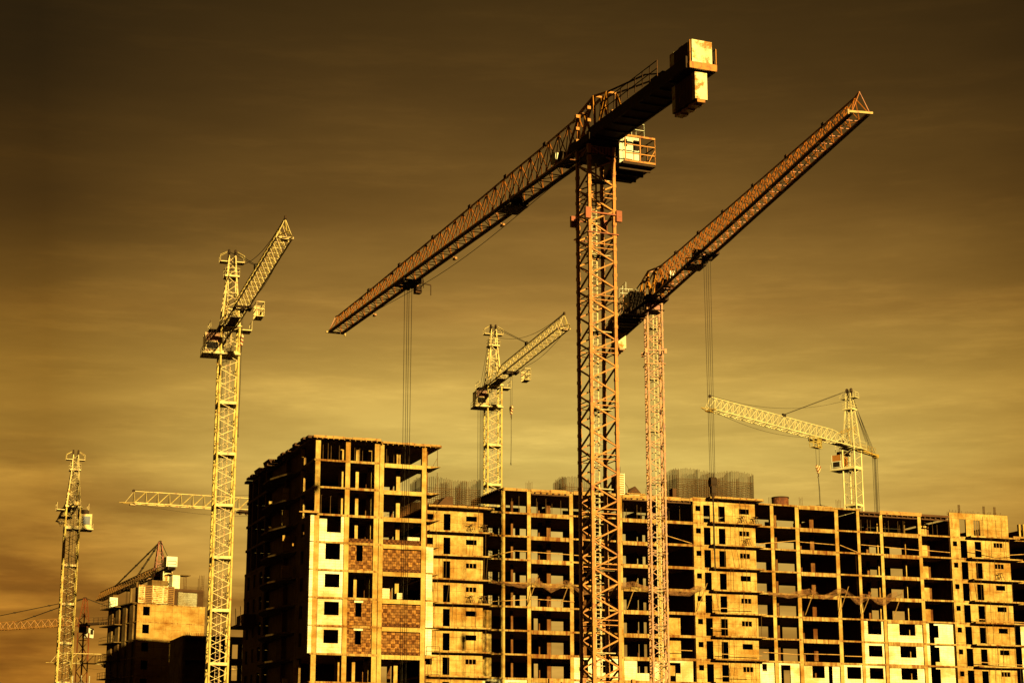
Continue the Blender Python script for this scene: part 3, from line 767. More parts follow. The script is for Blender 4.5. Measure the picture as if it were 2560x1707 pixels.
# guard boards strung across the open bays
def board(a, b, z, dz=0, t=-.12, mat='wood', w=.09):
    MB().bar((a, t, z), (b, t, z+dz), .05, w).build('guard_rail', mat, LB)
for a, b, z, dz in ((-4.2, -.9, 31.95, .8), (-.9, 1.0, 32.8, 0), (1.5, 6.8, 32.75, -.12), (7.4, 13.5, 32.6, -.1), (-4.3, 1, 26.2, .45), (1.4, 7.4, 26.75, -.15), (34.3, 40, 35.3, .7), (40.5, 45.9, 35.85, -.15), (46.7, 49.5, 35.7, -.9), (50, 53, 35.9, -.1), (53.7, 59.2, 35.75, -.2), (59.8, 64.2, 35.6, -.15), (20.1, 24.3, 35.9, -1.), (34.3, 40, 20.9, -.2), (40.5, 46, 20.85, 0), (46.7, 49.4, 20.7, 0), (20.1, 24, 20.85, -.05), (67, 71.5, 35.9, -.6), (71.5, 75.5, 35.2, .35), (67, 70, 26.2, -.1), (69, 75, 26.1, -.15), (67.2, 74.5, 20.3, -.25), (27.2, 33, 26.35, .1), (27.4, 33.6, 20.4, -.1), (27.5, 32, 17.5, 0), (26.2, 29.4, 23.7, 0), (-12.4, -8, 14.9, 0)):
    board(a, b, z, dz, -1.35 if (66.5 < a < 76 or 26 < a < 33.9 or a < -6) else -.14)
# edge formwork on the roof rim
mb = MB()
for a, b in ((-2.4, 1), (1.5, 6.9), (7.4, 13.8), (14.3, 24.4)):
    x = a
    while x < b-.2:
        l = min(random.uniform(1.2, 3), b-x); mb.box(x, x+l-.05, -.2, -.1, ROOF-.3+random.uniform(-.1, .05), ROOF+random.uniform(.02, .12)); x += l
part('shutter_board', mb, 'wood')
for a, b in ((1.6, 6.8), (14.4, 19.4), (20.2, 24.3), (50.1, 53.1), (53.7, 59.2), (59.9, 64.3)):
    mb = MB()
    x = a+.4
    zb = ROOF-.32 if a < 50 else ROOF-.62
    while x < b: mb.box(x-.1, x+.1, -.35, .9, zb-.16, zb-.02); x += .85
    mb.box(a, b, -.02, .1, zb-.34, zb-.15)
    part('shutter_beam', mb, 'darkform_shade')
mb = MB().box(53.2, 59.9, -.12, -.03, ROOF-.55, ROOF-.05); part('shutter_board', mb, 'wood')
mb = MB(); wall(mb, 59.9, 64.4, ROOF-.5, ROOF-.2, -.1, -.03); part('shutter_board', mb, 'darkform_shade')
# starter bars on the roof
mb = MB()
for s, n in ((.95, 3), (1.35, 3), (6.2, 3), (17.9, 3), (36.2, 3), (40.9, 3), (46.6, 4)):
    mb = MB()
    for k in range(n): x = s+k*.22; mb.bar((x, .3, ROOF), (x, .3, ROOF+random.uniform(.8, 1.25)), .035)
    part('starter_bar', mb, 'rebar')
mb = MB(); x = 64.2; mb.box(64.2, 74.1, .06, .14, ROOF-.02, ROOF+.05)
while x < 74: mb.bar((x, .1, ROOF-.05), (x+random.uniform(-.03, .03), .1, ROOF+random.uniform(.35, .75)), .035); x += .24
part('starter_bar', mb, 'rebar')
for s in (66.2, 70.3, 72.1):
    mb = MB()
    for k in range(3): mb.bar((s+k*.14, .3, ROOF-.1), (s+k*.14, .3, ROOF+1.5), .06)
    part('starter_bar', mb, 'rebar')
mb = MB()                       # stubs on the right tail
for s in (76.3, 77.0, 78.2): part('column', MB().box(s, s+.28, .5, .9, 37.8, 40.1+random.uniform(-.2, .4)), 'frame')
mb = MB(); slabbox(mb, 74.2, 92, -1, D-1, 37.84, 38.1); part('floor_slab', mb, 'slab')

# ---- tower block
TB = empty('apartment_building', (-21.5, 203.4, 0), ROT, 'unfinished tower block with brick infill and pale corner panels, left side in shade', 'building', 'unfinished concrete blocks')
TF = [2.1+3*k for k in range(13)]; TR = 40.6; TD = 34
def tp(name, mb, mat, label=None): return mb.build(name, mat, TB, label)
for z in TF:
    mb = MB(); slabbox(mb, -.15, 7.3, -.06, 14, z-.2, z, 2.4); slabbox(mb, 7.3, 13.0, .02, 14, z-.24, z-.03, 2.8)
    mb.box(0, 11, 14, TD, z-.2, z)
    tp('floor_slab', mb, 'slab')
mb = MB(); slabbox(mb, -.4, 7.35, -.35, 14, TR-.22, TR, 1.9, .05); tp('roof', mb, 'slab')
mb = MB(); slabbox(mb, 7.35, 14.4, -.3, 14, TR-.42, TR-.2, 1.9, .05); mb.box(0, 11, 14, TD, TR-.2, TR+.02); tp('roof', mb, 'slab')
for a, b in ((0, .55), (3.4, 3.92), (6.72, 7.26), (7.33, 7.8), (12.22, 12.74)):
    mb = MB(); zz = [0]+TF+[TR]
    for z0, z1 in zip(zz, zz[1:]):
        j = random.uniform(-.015, .015); mb.box(a+j, b+j, j, .5, z0, z1-(0 if z1 < 40 else .44))
    tp('column', mb, 'frame')
for z in [z for z in TF if z > 9]:
    mb = MB(); slabbox(mb, 7.82, 12.2, -.05, .35, z-.5, z-.05, 2.2, .012); tp('edge_beam', mb, 'frame')
    mb = MB(); slabbox(mb, 3.94, 6.7, -.1, .1, z-.26, z-.0, 1.4, .02); tp('edge_beam', mb, 'slab')
# inner columns
for a, b, t in ((3.5, 3.95, 2.9), (5.31, 5.66, 2.7), (6.76, 7.2, 2.7), (10.08, 10.52, 2.8), (5.19, 5.48, 4.6), (8.2, 8.5, 5), (11.8, 12.2, 9), (2.2, 2.6, 8.6), (9.6, 10., 9)):
    mb = MB()
    for z in TF: mb.box(a, b, t, t+.4, z, z+2.76 if z < 38 else z+2.1)
    tp('inner_column', mb, 'frame' if t < 4 else 'inner')  # deeper columns coloured darker for the shade inside
# back wall of the front wing and core walls
for z in TF:
    mb = MB(); wall(mb, 0, 13, z, z+2.76 if z < 38 else z+2.2, 13.8, 14, [(11.0, 12.6, z, z+2.7)]); tp('cross_wall', mb, 'inner')
mb = MB()
for z in TF: mb.box(7.3, 7.5, 6, 13.8, z, z+2.76 if z < 38 else z+2.1)
tp('cross_wall', mb, 'inner')
def tpanel(a, b, z, ops=(), t=.08, top_=2.76, mat='block', name='infill_panel'):
    mb = MB(); wall(mb, a, b, z, z+top_, t, t+.2, [(p, q, z+r_, z+s_) for p, q, r_, s_ in ops]); return mb.build(name, mat, TB)
W = [29.1, 26.1, 23.1, 20.1, 17.1]
for z in W:
    k = W.index(z)
    if k == 0:
        mb = MB(); z1 = z+2.76; mb.box(.6, 1.45, .08, .28, z, z+2.45); mb.box(1.45, 3.05, .08, .28, z, z+1.0); mb.box(3.05, 3.36, .08, .28, z, z1); tp('infill_panel', mb, 'block')
    else: tpanel(.6, 3.36, z, [(1.35, 3.0, 1.05, 2.76 if k == 1 else 2.5)])
    mb = MB().box(-.42, -.03, -.08, .5, z-.05, z+2.85); tp('corner_panel', mb, 'block')
    mb = MB().box(12.78, 13.5+.1*(k % 2), -.06, .4, z-(2.9 if k else 3)+2.95, z+2.85); 
    if k: tp('corner_panel', mb, 'block')
for z in (26.1, 20.1, 17.1):
    tpanel(3.95, 6.68, z, [(4.86, 5.55, 1.0, 2.76 if z > 26 else 2.62)], t=.12, mat='brick', name='brick_panel')
    mb = MB().box(4.7, 5.7, .06, .118, z+2.5, z+2.72)
    if z < 26: tp('lintel', mb, 'block')
    tpanel(7.84, 12.18, z, t=.12, top_=2.3+.1, mat='brick', name='brick_panel')
    mb = MB().box(7.84, 12.18, .03, .118, z, z+.32); tp('sill_course', mb, 'parapet')
mb = MB().box(3.95, 6.68, .1, .3, 29.1, 29.55); tp('parapet', mb, 'parapet')
mb = MB().box(7.84, 12.18, .1, .3, 29.07, 29.62); tp('parapet', mb, 'parapet')
mb = MB().box(7.28, 7.32, .1, .4, 16, 29); tp('joint_strip', mb, 'parapet')
# right side balconies
for z in TF[3:]:
    mb = MB(); mb.hexa([(12.76, -.02, z-.3), (13.3, -.02, z-.3), (13.3, 4, z-.3), (12.76, 4, z-.3), (12.76, -.02, z-.06), (14.45, -.02, z-.06), (14.45, 4, z-.06), (12.76, 4, z-.06)])
    tp('balcony_slab', mb, 'slab')
mb = MB()
for z in (38.1, 35.1, 32.1): mb.bar((14.1, .3, z-.05), (14.1, .3, z+2.3), .05); mb.bar((13.6, .4, z), (14.1, .3, z+1), .04)
for z in (14.1, 17.1):
    railing(mb, [(12.9, -.1, z), (14.4, -.1, z)], 1.0, .05)
tp('balcony_railing', mb, 'rebar')
mb = MB()
mb.box(12.95, 13.25, 1.2, 1.6, 0, 40.8-.8)
tp('column', mb, 'inner')
# left facade (in shade, its concrete also coloured darker)
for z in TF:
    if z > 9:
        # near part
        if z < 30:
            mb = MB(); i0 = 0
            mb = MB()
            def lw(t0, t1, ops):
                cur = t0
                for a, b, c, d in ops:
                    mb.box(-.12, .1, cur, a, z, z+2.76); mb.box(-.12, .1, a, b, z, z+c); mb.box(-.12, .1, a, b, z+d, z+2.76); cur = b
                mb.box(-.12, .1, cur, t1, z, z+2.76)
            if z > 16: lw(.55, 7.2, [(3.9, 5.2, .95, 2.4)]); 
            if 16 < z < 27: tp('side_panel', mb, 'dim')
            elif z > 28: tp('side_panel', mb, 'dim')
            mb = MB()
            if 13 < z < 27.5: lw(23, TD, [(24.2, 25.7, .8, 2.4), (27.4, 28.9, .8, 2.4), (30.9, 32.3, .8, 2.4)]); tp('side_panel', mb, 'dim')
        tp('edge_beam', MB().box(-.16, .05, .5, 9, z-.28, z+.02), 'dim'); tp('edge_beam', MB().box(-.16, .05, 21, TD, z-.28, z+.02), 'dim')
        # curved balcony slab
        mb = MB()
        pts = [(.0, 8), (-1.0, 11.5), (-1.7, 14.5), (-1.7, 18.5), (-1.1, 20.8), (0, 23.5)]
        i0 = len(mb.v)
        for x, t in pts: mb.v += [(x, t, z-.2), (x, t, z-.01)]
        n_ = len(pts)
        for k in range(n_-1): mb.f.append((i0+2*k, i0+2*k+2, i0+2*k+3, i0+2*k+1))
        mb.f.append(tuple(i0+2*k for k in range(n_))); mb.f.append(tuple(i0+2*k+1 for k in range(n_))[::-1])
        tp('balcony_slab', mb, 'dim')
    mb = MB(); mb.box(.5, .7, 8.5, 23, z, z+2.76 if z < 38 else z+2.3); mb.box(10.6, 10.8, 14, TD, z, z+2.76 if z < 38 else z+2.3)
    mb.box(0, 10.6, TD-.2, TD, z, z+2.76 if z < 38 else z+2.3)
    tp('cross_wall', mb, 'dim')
mb = MB()
for t in (6.2, 24, 28, 31.2, 33.5): tp('column', MB().box(0, .45, t, t+.45, 0, TR-.25), 'dim')
# wall ends in the loggias that catch the sun
for z, a, b, lo, hi, t in ((32.1, -.75, .0, .2, 2.0, 11.8), (35.1, -.7, .0, -.0, 1.5, 11.8), (29.1, -.9, .35, .1, 1.9, 10.6), (26.1, -.9, .3, .1, 1.5, 10.6), (38.1, .0, .25, .2, 2.1, 6.0), (35.1, .0, .3, .3, 2.6, 6.0), (32.1, .0, .3, .5, 2.4, 6.0), (14.1, -.3, .2, 0, 2.7, 6.0), (14.1, -.5, .1, -.6, .9, 10.4)):
    mb = MB().box(a-.05, b, t, t+.2, z+max(0, lo), z+hi); tp('wall_end', mb, 'wall')
for z in (32.1, 35.1): mb = MB().box(-1.5, -.9, 15.6, 15.8, z, z+.5); tp('wall_end', mb, 'wall')
mb = MB()
for i in range(17): mb.box(-.75+random.uniform(-.2, .2), .15, .2+i*2.0, 1.5+i*2.0, TR+random.uniform(-.2, .0), TR+random.uniform(.08, .3))
tp('edge_formwork', mb, 'darkform_shade')
for t, hgt in ((20, .95), (25, .75)):
    MB().hexa([(-.2, t, TR), (1.5, t, TR), (1.5, t+4, TR), (-.2, t+4, TR), (-.5, t+1, TR+hgt), (1.5, t+1, TR+hgt), (1.5, t+4, TR+hgt), (-.5, t+4, TR+hgt)]).build('roof_form', 'darkform_shade', TB)
mb = MB()
for a, b in ((-.4, 7.3), (7.5, 14.2)):
    x = a; zt = TR if a < 5 else TR-.2
    while x < b-.3:
        l = min(random.uniform(.8, 2.4), b-x); mb.box(x, x+l-.04, -.5, -.38, zt-.18+random.uniform(-.06, .02), zt+random.uniform(-.02, .09)); x += l
for x in [i*.62 for i in range(23)]:
    mb.box(x-.04, x+.04, -.5, .6, TR-.34-(.2 if x > 7.3 else 0), TR-.24-(.2 if x > 7.3 else 0))
tp('shutter_board', mb, 'wood')
mb = MB(); mb.box(-1.9, .3, -.9, -.2, 32.0, 32.1); mb.box(-1.5, .2, -.95, -.4, 32.11, 32.2); tp('scaffold_platform', mb, 'wood')
mb = MB(); mb.box(-2.2, 0, 26, 32, 22.1, 22.4)
for a in ((-2.1, 26.2), (-2.1, 29), (-2.1, 31.8)): mb.bar((*a, 22.4), (a[0]-.1, a[1], 24.4), .06)
mb.box(-1.6, -.2, 27, 31, 22.4, 23.6)
tp('loading_platform', mb, 'darkform_shade')

# ---- small left block
SB = empty('apartment_building', (-61.37, 310, 0), R(33), 'smaller concrete block at lower left, plain sunlit end wall with one column of dark windows', 'building', 'unfinished concrete blocks')
SF = [33.15-2.91*k for k in range(12)]
for k, z in enumerate(SF[:-1]):
    z0 = SF[k+1]+.02
    mb = MB(); wall(mb, 0, 11.95, z0, z-.02, 0, .25, [(1.0, 2.2, z0+1.0, z0+2.45)])
    wp = mb.build('end_wall', 'smoothwall', SB)
    mb = MB(); mb.box(-.05, 12.0, -.06, 13.5, z-.12, z+.03); mb.build('floor_slab', 'slab', SB)
    mb = MB(); 
    for t0 in (1.5, 4.6, 7.7, 10.8): mb.box(-.1, .14, t0, t0+1.5, z0, z-.12)
    mb.box(.15, .3, .25, 13.3, z0, z-.12); mb.box(11.7, 11.9, .25, 13.3, z0, z-.12); mb.box(.3, 11.7, 13.2, 13.4, z0, z-.12)
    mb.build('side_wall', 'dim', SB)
    mb = MB().box(-1.3, -.05, 6.5, 13.4, z-.14, z); railing(mb, [(-1.25, 6.6, z), (-1.25, 13.3, z)], 1.0, .05); mb.build('balcony_slab', 'dim', SB)
# upper level shuttering panels
xs = [0, 1.1, 3.3, 5.2, 7.4, 9.7 - 3.0]
def shutter(x0, x1, z0, z1, t, mat, lab=None):
    g = MB().box(x0, x1, t, t+.12, z0, z1); o = g.build('shutter_panel', mat, SB)
    f = MB(); q = z0
    while q < z1: f.box(x0+.05, x1-.05, t-.08, t-.002, q, q+.07); q += .3
    for x in (x0, x1-.1): f.box(x, x+.09, t-.1, t-.003, z0, z1)
    f.build('shutter_frame', 'weights' if mat != 'darkform_shade' else 'wood', o)
for i, (a, b, m_) in enumerate(((0.05, 1.1, 'wood'), (1.15, 2.45, 'darkform_shade'), (2.5, 4.3, 'wood'), (4.35, 5.1, 'cream'), (5.15, 6.3, 'darkform_shade'))):
    shutter(a, b, 33.3, 36.2+.05*(i % 2), -.05, 'rustpanel' if m_ != 'darkform_shade' else m_)
g = MB(); x = 6.8
while x < 11.8: g.bar((x, .02, 33.2), (x, .02, 35.9), .035); x += .2
z = 33.4
while z < 35.9: g.bar((6.7, .04, z), (11.8, .04, z), .035); z += .2
g.build('rebar_mesh', 'rebar', SB)
for a in (7.2, 8.05, 8.9, 9.75): MB().box(a, a+.83, .3, .5, 33.2, 35.2+random.uniform(-.3, .45)).build('insulation_board', 'block', SB)
MB().box(6.6, 12, .9, 1.1, 33.2, 36.05).build('core_wall', 'darkform_shade', SB)
MB().box(3.0, 5.9, 1.6, 3.6, 33.2, 37.3).build('roof_cabin', 'dim', SB)
MB().box(7.0, 8.3, 2.5, 4, 33.2, 38.5).build('roof_cabin', 'block', SB)
MB().box(6.3, 10.2, 2.4, 4.4, 38.5, 38.65).build('roof_cabin', 'dim', SB)
g = MB()
for x in (9.0, 9.25, 9.5): g.bar((x, 2.5, 35), (x, 2.5, 38.5), .06)
for x in (11.0, 11.2, 11.5, 11.75, 12.0): g.bar((x, 1, 33), (x, 1, 38.3+random.uniform(-.4, .4)), .06)
for q in range(9): g.bar((11.5, 1, 35+q*.35), (12.0, 1, 35+q*.35), .04)
x = 8.6
while x < 11.8: g.bar((x, 1.2, 36), (x, 1.2, 36.6), .035); x += .22
g.build('starter_bar', 'rebar', SB)
g = MB().box(.3, .6, 1.6, 2.0, 33, 36.8); g.box(.3, .6, 4, 4.4, 33, 36); g.box(-.5, .5, 1, 13, 33.25, 33.4); g.box(-.6, .4, 9.6, 11.6, 33.4, 35.4)
g.build('side_wall', 'dim', SB)
MB().box(-1.2, .2, 9.4, 9.55, 32.9, 34.9).build('shutter_panel', 'cream', SB)
# wind wall running out to the front of the small block
MB().hexa([(8.6, -5.2, 0), (9.4, -5.2, 0), (9.4, -.1, 0), (8.6, -.1, 0), (8.6, -5.2, 26.5), (9.4, -5.2, 26.5), (9.4, -.1, 28.5), (8.6, -.1, 28.5)]).build('buttress_wall', 'dim', SB)

# ---- dark low frame block in the shade between them
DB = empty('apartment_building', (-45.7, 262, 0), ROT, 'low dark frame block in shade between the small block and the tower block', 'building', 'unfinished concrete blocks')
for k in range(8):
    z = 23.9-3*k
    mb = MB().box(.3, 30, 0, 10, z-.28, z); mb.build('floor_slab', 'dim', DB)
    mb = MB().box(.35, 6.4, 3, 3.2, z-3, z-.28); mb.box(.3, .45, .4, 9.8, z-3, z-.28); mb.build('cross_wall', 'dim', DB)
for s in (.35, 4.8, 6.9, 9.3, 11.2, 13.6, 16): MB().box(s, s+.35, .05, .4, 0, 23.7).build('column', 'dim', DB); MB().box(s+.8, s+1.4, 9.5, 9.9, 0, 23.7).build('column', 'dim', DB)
mb = MB()
for s in (6.0, 6.3, 8.8, 9.1, 11.8): mb.bar((s, .3, 23.9), (s, .3, 25.1), .06)
x = .5
while x < 6: mb.bar((x, .3, 23.9), (x, .3, 24.35), .04); x += .25
mb.build('starter_bar', 'rebar', DB)

# ------------------------------------------------------------------ loose things on and in the buildings
def T_(base, s, t, z):
    o = Vector(base.location); c, q = math.cos(ROT), math.sin(ROT)
    return (o.x+s*c-t*q, o.y+s*q+t*c, z)
def cage(s0, s1, t0, t1, z0, z1, label, slope=0, inner=()):
    mb = MB(); W_ = s1-s0; Dd = t1-t0
    segs = [((0, 0), (W_, 0)), ((W_, 0), (W_, Dd)), ((W_, Dd), (0, Dd)), ((0, Dd), (0, 0))]+list(inner)
    for a, b in segs:
        a = Vector((*a, 0)); b = Vector((*b, 0)); L = (b-a).length; n = int(L/.27)
        dirn = (b-a).normalized(); nn_ = Vector((-dirn.y, dirn.x, 0))*.14
        for off in ((-1, 1) if b.x > a.x or abs(b.x-a.x) < .1 and a.x < 1 else (0,)):
            for i in range(n+1):
                p = a.lerp(b, i/n)+nn_*off
                top_ = z1-z0+.18*math.sin(p.x*.9+p.y)+random.uniform(-.15, .12)
                j = Vector((random.uniform(-.02, .02), 0, 0))
                mb.bar(p, p+j+Vector((0, 0, top_)), .034)
            q = .15
            while q < z1-z0-1.1: mb.bar(a+nn_*off+Vector((0, 0, q)), b+nn_*off+Vector((0, 0, q+random.uniform(-.02, .02))), .034); q += .24
    o = mb.build('rebar_cage', 'rebar'); top(o, label, 'rebar cage', 'rebar cages on the roof', T_(LB, s0, t0, z0), ROT)
cage(-12.4, -4.4, 3, 7.5, 37.82, 42.1, 'rusty rebar cage on the lower roof just right of the tower block', inner=[((4, 0), (4, 4.5)), ((6.2, 0), (6.2, 4.5))])
cage(7.9, 13.0, 4, 8, ROOF+.01, 43.5, 'rusty rebar cage on the roof partly behind the big orange mast')
cage(23.9, 35.3, 3, 8, ROOF+.2, 45.4, 'largest rusty rebar cage on the roof, under the hanging black hook', inner=[((3, 0), (3, 5)), ((5.6, 0), (5.6, 5)), ((8.2, 0), (8.2, 5))])
o = MB().hexa([(0, 0, 0), (2.6, 0, 0), (2.6, 3, 0), (0, 3, 0), (1.6, 0, 1.7), (2.6, 0, 1.75), (2.6, 3, 1.75), (1.2, 3, 1.7)]).build('formwork_stack', 'darkform_shade'); top(o, 'dark heap of formwork beside the rebar cage on the lower roof', 'formwork', None, T_(LB, -11.2, 1.5, 37.82), ROT)
# column form
cf = empty('column_form', T_(LB, 14.3, 2, ROOF+.01), ROT, 'upright orange-ribbed column form standing on the roof right of the big mast', 'formwork')
MB().box(0, .38, -.05, 1.4, 0, 3.15).build('side_panel', 'darkform_shade', cf)
MB().box(.4, 1.3, 0, .12, 0, 3.2).build('face_panel', 'wood', cf)
g = MB()
for x in (.4, 1.2): g.box(x, x+.1, -.1, -.002, 0, 3.25)
for i in range(11): g.box(.51, 1.19, -.08, -.003, .1+i*.3, .19+i*.3)
g.build('rib_frame', 'cream', cf)
g = MB(); g.bar((.45, .3, 3), (.45, .3, 4.1), .04); g.bar((.85, .3, 3), (.85, .3, 4.2), .04); g.bar((1.3, .1, 2.2), (2.4, -.6, .1), .05); g.build('prop', 'steel', cf)
o = MB().hexa([(0, 0, 0), (1.8, 0, 0), (1.8, .3, 0), (0, .3, 0), (.25, .6, .55), (1.2, .6, 1.0), (1.2, .8, 1.0), (.25, .8, .55)]).build('formwork_sheet', 'darkform_shade'); top(o, 'tilted black formwork sheet lying on a board pile on the roof', 'sheet', None, T_(LB, 16.0, 1.5, ROOF+.66), ROT)
for i, (a, b, dz) in enumerate(((15.7, 19.0, .0), (15.9, 18.9, .2), (15.6, 18.3, .4))):
    o = MB().box(0, b-a, 0, .9, 0, .13).build('timber_board', 'wood' if i != 1 else 'block'); top(o, ['lowest board of the pile beside the column form', 'middle pale board of the pile beside the column form', 'top board of the pile under the tilted black sheet'][i], 'board', 'boards piled beside the column form', T_(LB, a, 1.2, ROOF+.02+dz+.0), ROT+R(random.uniform(-2, 2)))
o = MB().box(0, .55, 0, 1.2, 0, 1.45).build('formwork_box', 'darkform_shade'); top(o, 'narrow black box at the left end of the largest rebar cage', 'formwork', None, T_(LB, 22.1, .8, ROOF+.02), ROT)
# tank
tk = empty('water_tank', T_(LB, 39.2, 2.6, ROOF+.01), ROT, 'round rusty tub standing on the roof right of the largest rebar cage', 'tank')
MB().cyl((0, 0, .05), (0, 0, 1.3), 1.15, n=28).build('shell', 'rust', tk)
MB().cyl((0, 0, 1.25), (0, 0, 1.4), 1.22, n=28).build('rim', 'steel', tk)
g = MB(); 
for x, y in ((.8, .8), (-.8, .8), (.8, -.8), (-.8, -.8)): g.box(x-.1, x+.1, y-.1, y+.1, 0, .06)
g.build('foot', 'steel', tk)
# load under the right crane
E_az = -139.2; ex, ey = math.sin(R(E_az)), math.cos(R(E_az))
ld = empty('board_stack', (50.9+ex*9.6, 278+ey*9.6, 53.14-4.1-1.7-4.0-.6), ROT, 'stack of formwork boards hanging on a chain under the striped hook', 'load')
for i in range(4):
    MB().box(-1.9+.1*i*(-1)**i, 1.9-.15*i, -.9, .9, -.3+i*.16, -.3+i*.16+.1).build('board', 'wood' if i % 2 else 'darkform_shade', ld)
g = MB()
for x, y in ((-1.2, -.6), (1.2, -.6), (-1.2, .6), (1.2, .6)): g.bar((x, y, .3), (0, 0, .62), .05)
g.build('lifting_chain', 'cable', ld)
# shoring props in the top storeys
def prop_obj(): 
    return MB().cyl((0, 0, 0), (0, 0, 1.3), .035, n=6).cyl((0, 0, 1.3), (0, 0, 2.25), .026, n=6).box(-.1, .1, -.1, .1, 0, .02).box(-.1, .1, -.1, .1, 2.25, 2.28).build('shoring_prop', 'rebar')
pr = None; spots = []
def bay(lb, base, a, b, z, n, where):
    for i in range(n): spots.append((base, a+(b-a)*(i+.5)/n+random.uniform(-.15, .15), random.uniform(.9, 3.6), z, where))
bay(0, LB, -1.9, .9, 37.82, 4, 'top floor bay at the left end of the long roof'); bay(0, LB, 1.6, 6.7, 37.82, 7, 'top floor bay left of the big mast'); bay(0, LB, 14.5, 19.3, 37.82, 6, 'top floor bay between the two orange masts'); bay(0, LB, 20.3, 24.3, 37.82, 4, 'top floor bay right of the second orange mast')
bay(0, LB, 50.1, 53, 37.82, 4, 'narrow top floor bay right of the roof step'); bay(0, LB, 53.8, 59.1, 37.82, 8, 'wide top floor bay under the brown edge board'); bay(0, LB, 60, 64.2, 37.82, 4, 'top floor bay beside the right stair wall')
bay(0, TB, .8, 3.2, 38.12, 4, 'top left bay of the tower block'); bay(0, TB, 4.1, 6.5, 38.12, 4, 'top middle bay of the tower block'); bay(0, TB, 8, 12, 38.12, 6, 'top right bay of the tower block'); bay(0, TB, .8, 3.2, 32.12, 2, 'third bay down on the tower block')
from collections import Counter
wc = Counter()
for (base, s, t, z, where) in spots:
    o = pr.copy() if pr else prop_obj()
    if pr: col.objects.link(o)
    else: pr = o
    wc[where] += 1
    o.scale = (1, 1, 1.02 if z < 38 and s < 30 else .9)
    top(o, f'thin steel prop in the {where}', 'prop', 'shoring props under the top slabs', T_(base, s, t, z), ROT)
# safety nets along one floor
def net(pts, label, base=LB, z0=28.85):
    root = empty('safety_net', T_(base, pts[0][0], -.1, 0), ROT, label, 'net', 'safety nets along the long block')
    s0 = pts[0][0]; mb = MB(); n = (len(pts)-1)*6; prev = None
    def ev(u):
        k = min(int(u), len(pts)-2); f = u-k; f2 = f*f*(3-2*f) if False else f
        a, b = pts[k], pts[k+1]; return a[0]+(b[0]-a[0])*f-s0, a[1]+(b[1]-a[1])*(.5-.5*math.cos(math.pi*f)), a[2]+(b[2]-a[2])*f
    M_ = 6
    for i in range(n+1):
        x, zb, hg = ev(i/6)
        for j in range(M_+1):
            v = j/M_
            mb.v.append((x, -.15-1.5*v+.1*math.sin(i*.9+j), zb-hg*1.8*math.sin(math.pi*v*.8)-.1*v+.05*math.sin(i*1.7+j*2.)))
    for i in range(n):
        for j in range(M_): a = i*(M_+1)+j; mb.f.append((a, a+1, a+M_+2, a+M_+1))
    mb.build('netting', 'net', root)
    pb = MB()
    for (s, z, h_) in pts:
        if z > 29.0: pb.bar((s-s0-.7, -.1, 26.0), (s-s0+.1, -1.7, z+.1), .07)
    pb.build('net_pole', 'wood', root)
net([(-4, 28.9, .3), (-2, 28.8, .3), (0, 28.7, .4), (1.7, 29.5, .4), (3.8, 28.5, .5), (6.2, 29.3, .3), (8.2, 28.3, .5), (11, 28.7, .4), (15.5, 29.5, .4), (18, 28.9, .5), (23, 28.7, .5), (25.5, 29.4, .3)], 'sagging brown safety net on the left half of the long block')
net([(35.2, 28.9, .3), (38, 28.8, .4), (41.6, 29.5, .4), (43.3, 28.7, .3), (46.7, 29.8, .4), (48.6, 28.6, .6), (50.2, 29.2, .4), (52.3, 28.5, .5), (55.2, 29.7, .3)], 'sagging brown safety net on the right half of the long block')
# block pallets in the tower openings
for (s, t, z, w_, h_, lab) in ((11.5, .5, 29.08, 1.5, 1.0, 'pallet of pale blocks in the tower block bay above the brick panels'), (7.95, .45, 23.1, .85, 1.25, 'taller pallet of pale blocks behind the left pillar of the open bay between brick panels'), (9.95, .5, 23.1, .62, .85, 'shorter pallet of pale blocks in the middle of the open bay between brick panels')):
    r = empty('block_pallet', T_(TB, s-w_/2 if s > 9 else s, t, z), ROT, lab, 'pallet of blocks', 'block pallets in the tower block')
    if h_ == 1.0: r.location = T_(TB, 10.75, t, z)
    MB().box(0, w_, 0, .9, 0, .1).build('pallet', 'wood', r)
    g = MB(); nx = max(1, int(w_/.3))
    for i in range(nx):
        for j in range(int(h_/.22)):
            g.box(i*w_/nx+.005, (i+1)*w_/nx-.01, random.uniform(0, .03), .85, .105+j*.22, .105+j*.22+.21)
    g.build('block_pile', 'block', r)
# trestles on balconies
tr0 = None
for s, z, lab in ((-6.9, 34.8, 'sawhorse trestle on the upper left balcony by the wide window'), (-5.2, 34.8, 'sawhorse trestle at the right end of the upper left balcony'), (-6.9, 25.8, 'sawhorse trestle on the left balcony three floors lower by the wide window'), (-5.3, 25.8, 'sawhorse trestle at the right end of the left balcony three floors lower'), (31.6, 37.8, 'sawhorse trestle on the top balcony under the largest rebar cage'), (33.4, 37.8, 'sawhorse trestle at the right end of the top balcony under the largest rebar cage'), (32.2, 34.8, 'sawhorse trestle on the second balcony under the largest rebar cage'), (71.8, 31.8, 'sawhorse trestle on a balcony of the right stair wall'), (-8.2, 13.8, 'sawhorse trestle on the lowest left balcony')):
    if tr0 is None:
        g = MB()
        for y in (-.35, .35):
            g.bar((-.45, y, 0), (-.1, y*.6, .95), .06); g.bar((.45, y, 0), (.1, y*.6, .95), .06); g.bar((-.3, y*.9, .4), (.3, y*.9, .4), .045)
        g.bar((0, -.4, .95), (0, .4, .95), .09); g.bar((-.5, 0, .97), (.5, 0, .97), .07)
        o = tr0 = g.build('trestle', 'rebar')
    else: o = tr0.copy(); col.objects.link(o)
    top(o, lab, 'trestle', 'trestles on the balconies', T_(LB, s, -.8, z), ROT)

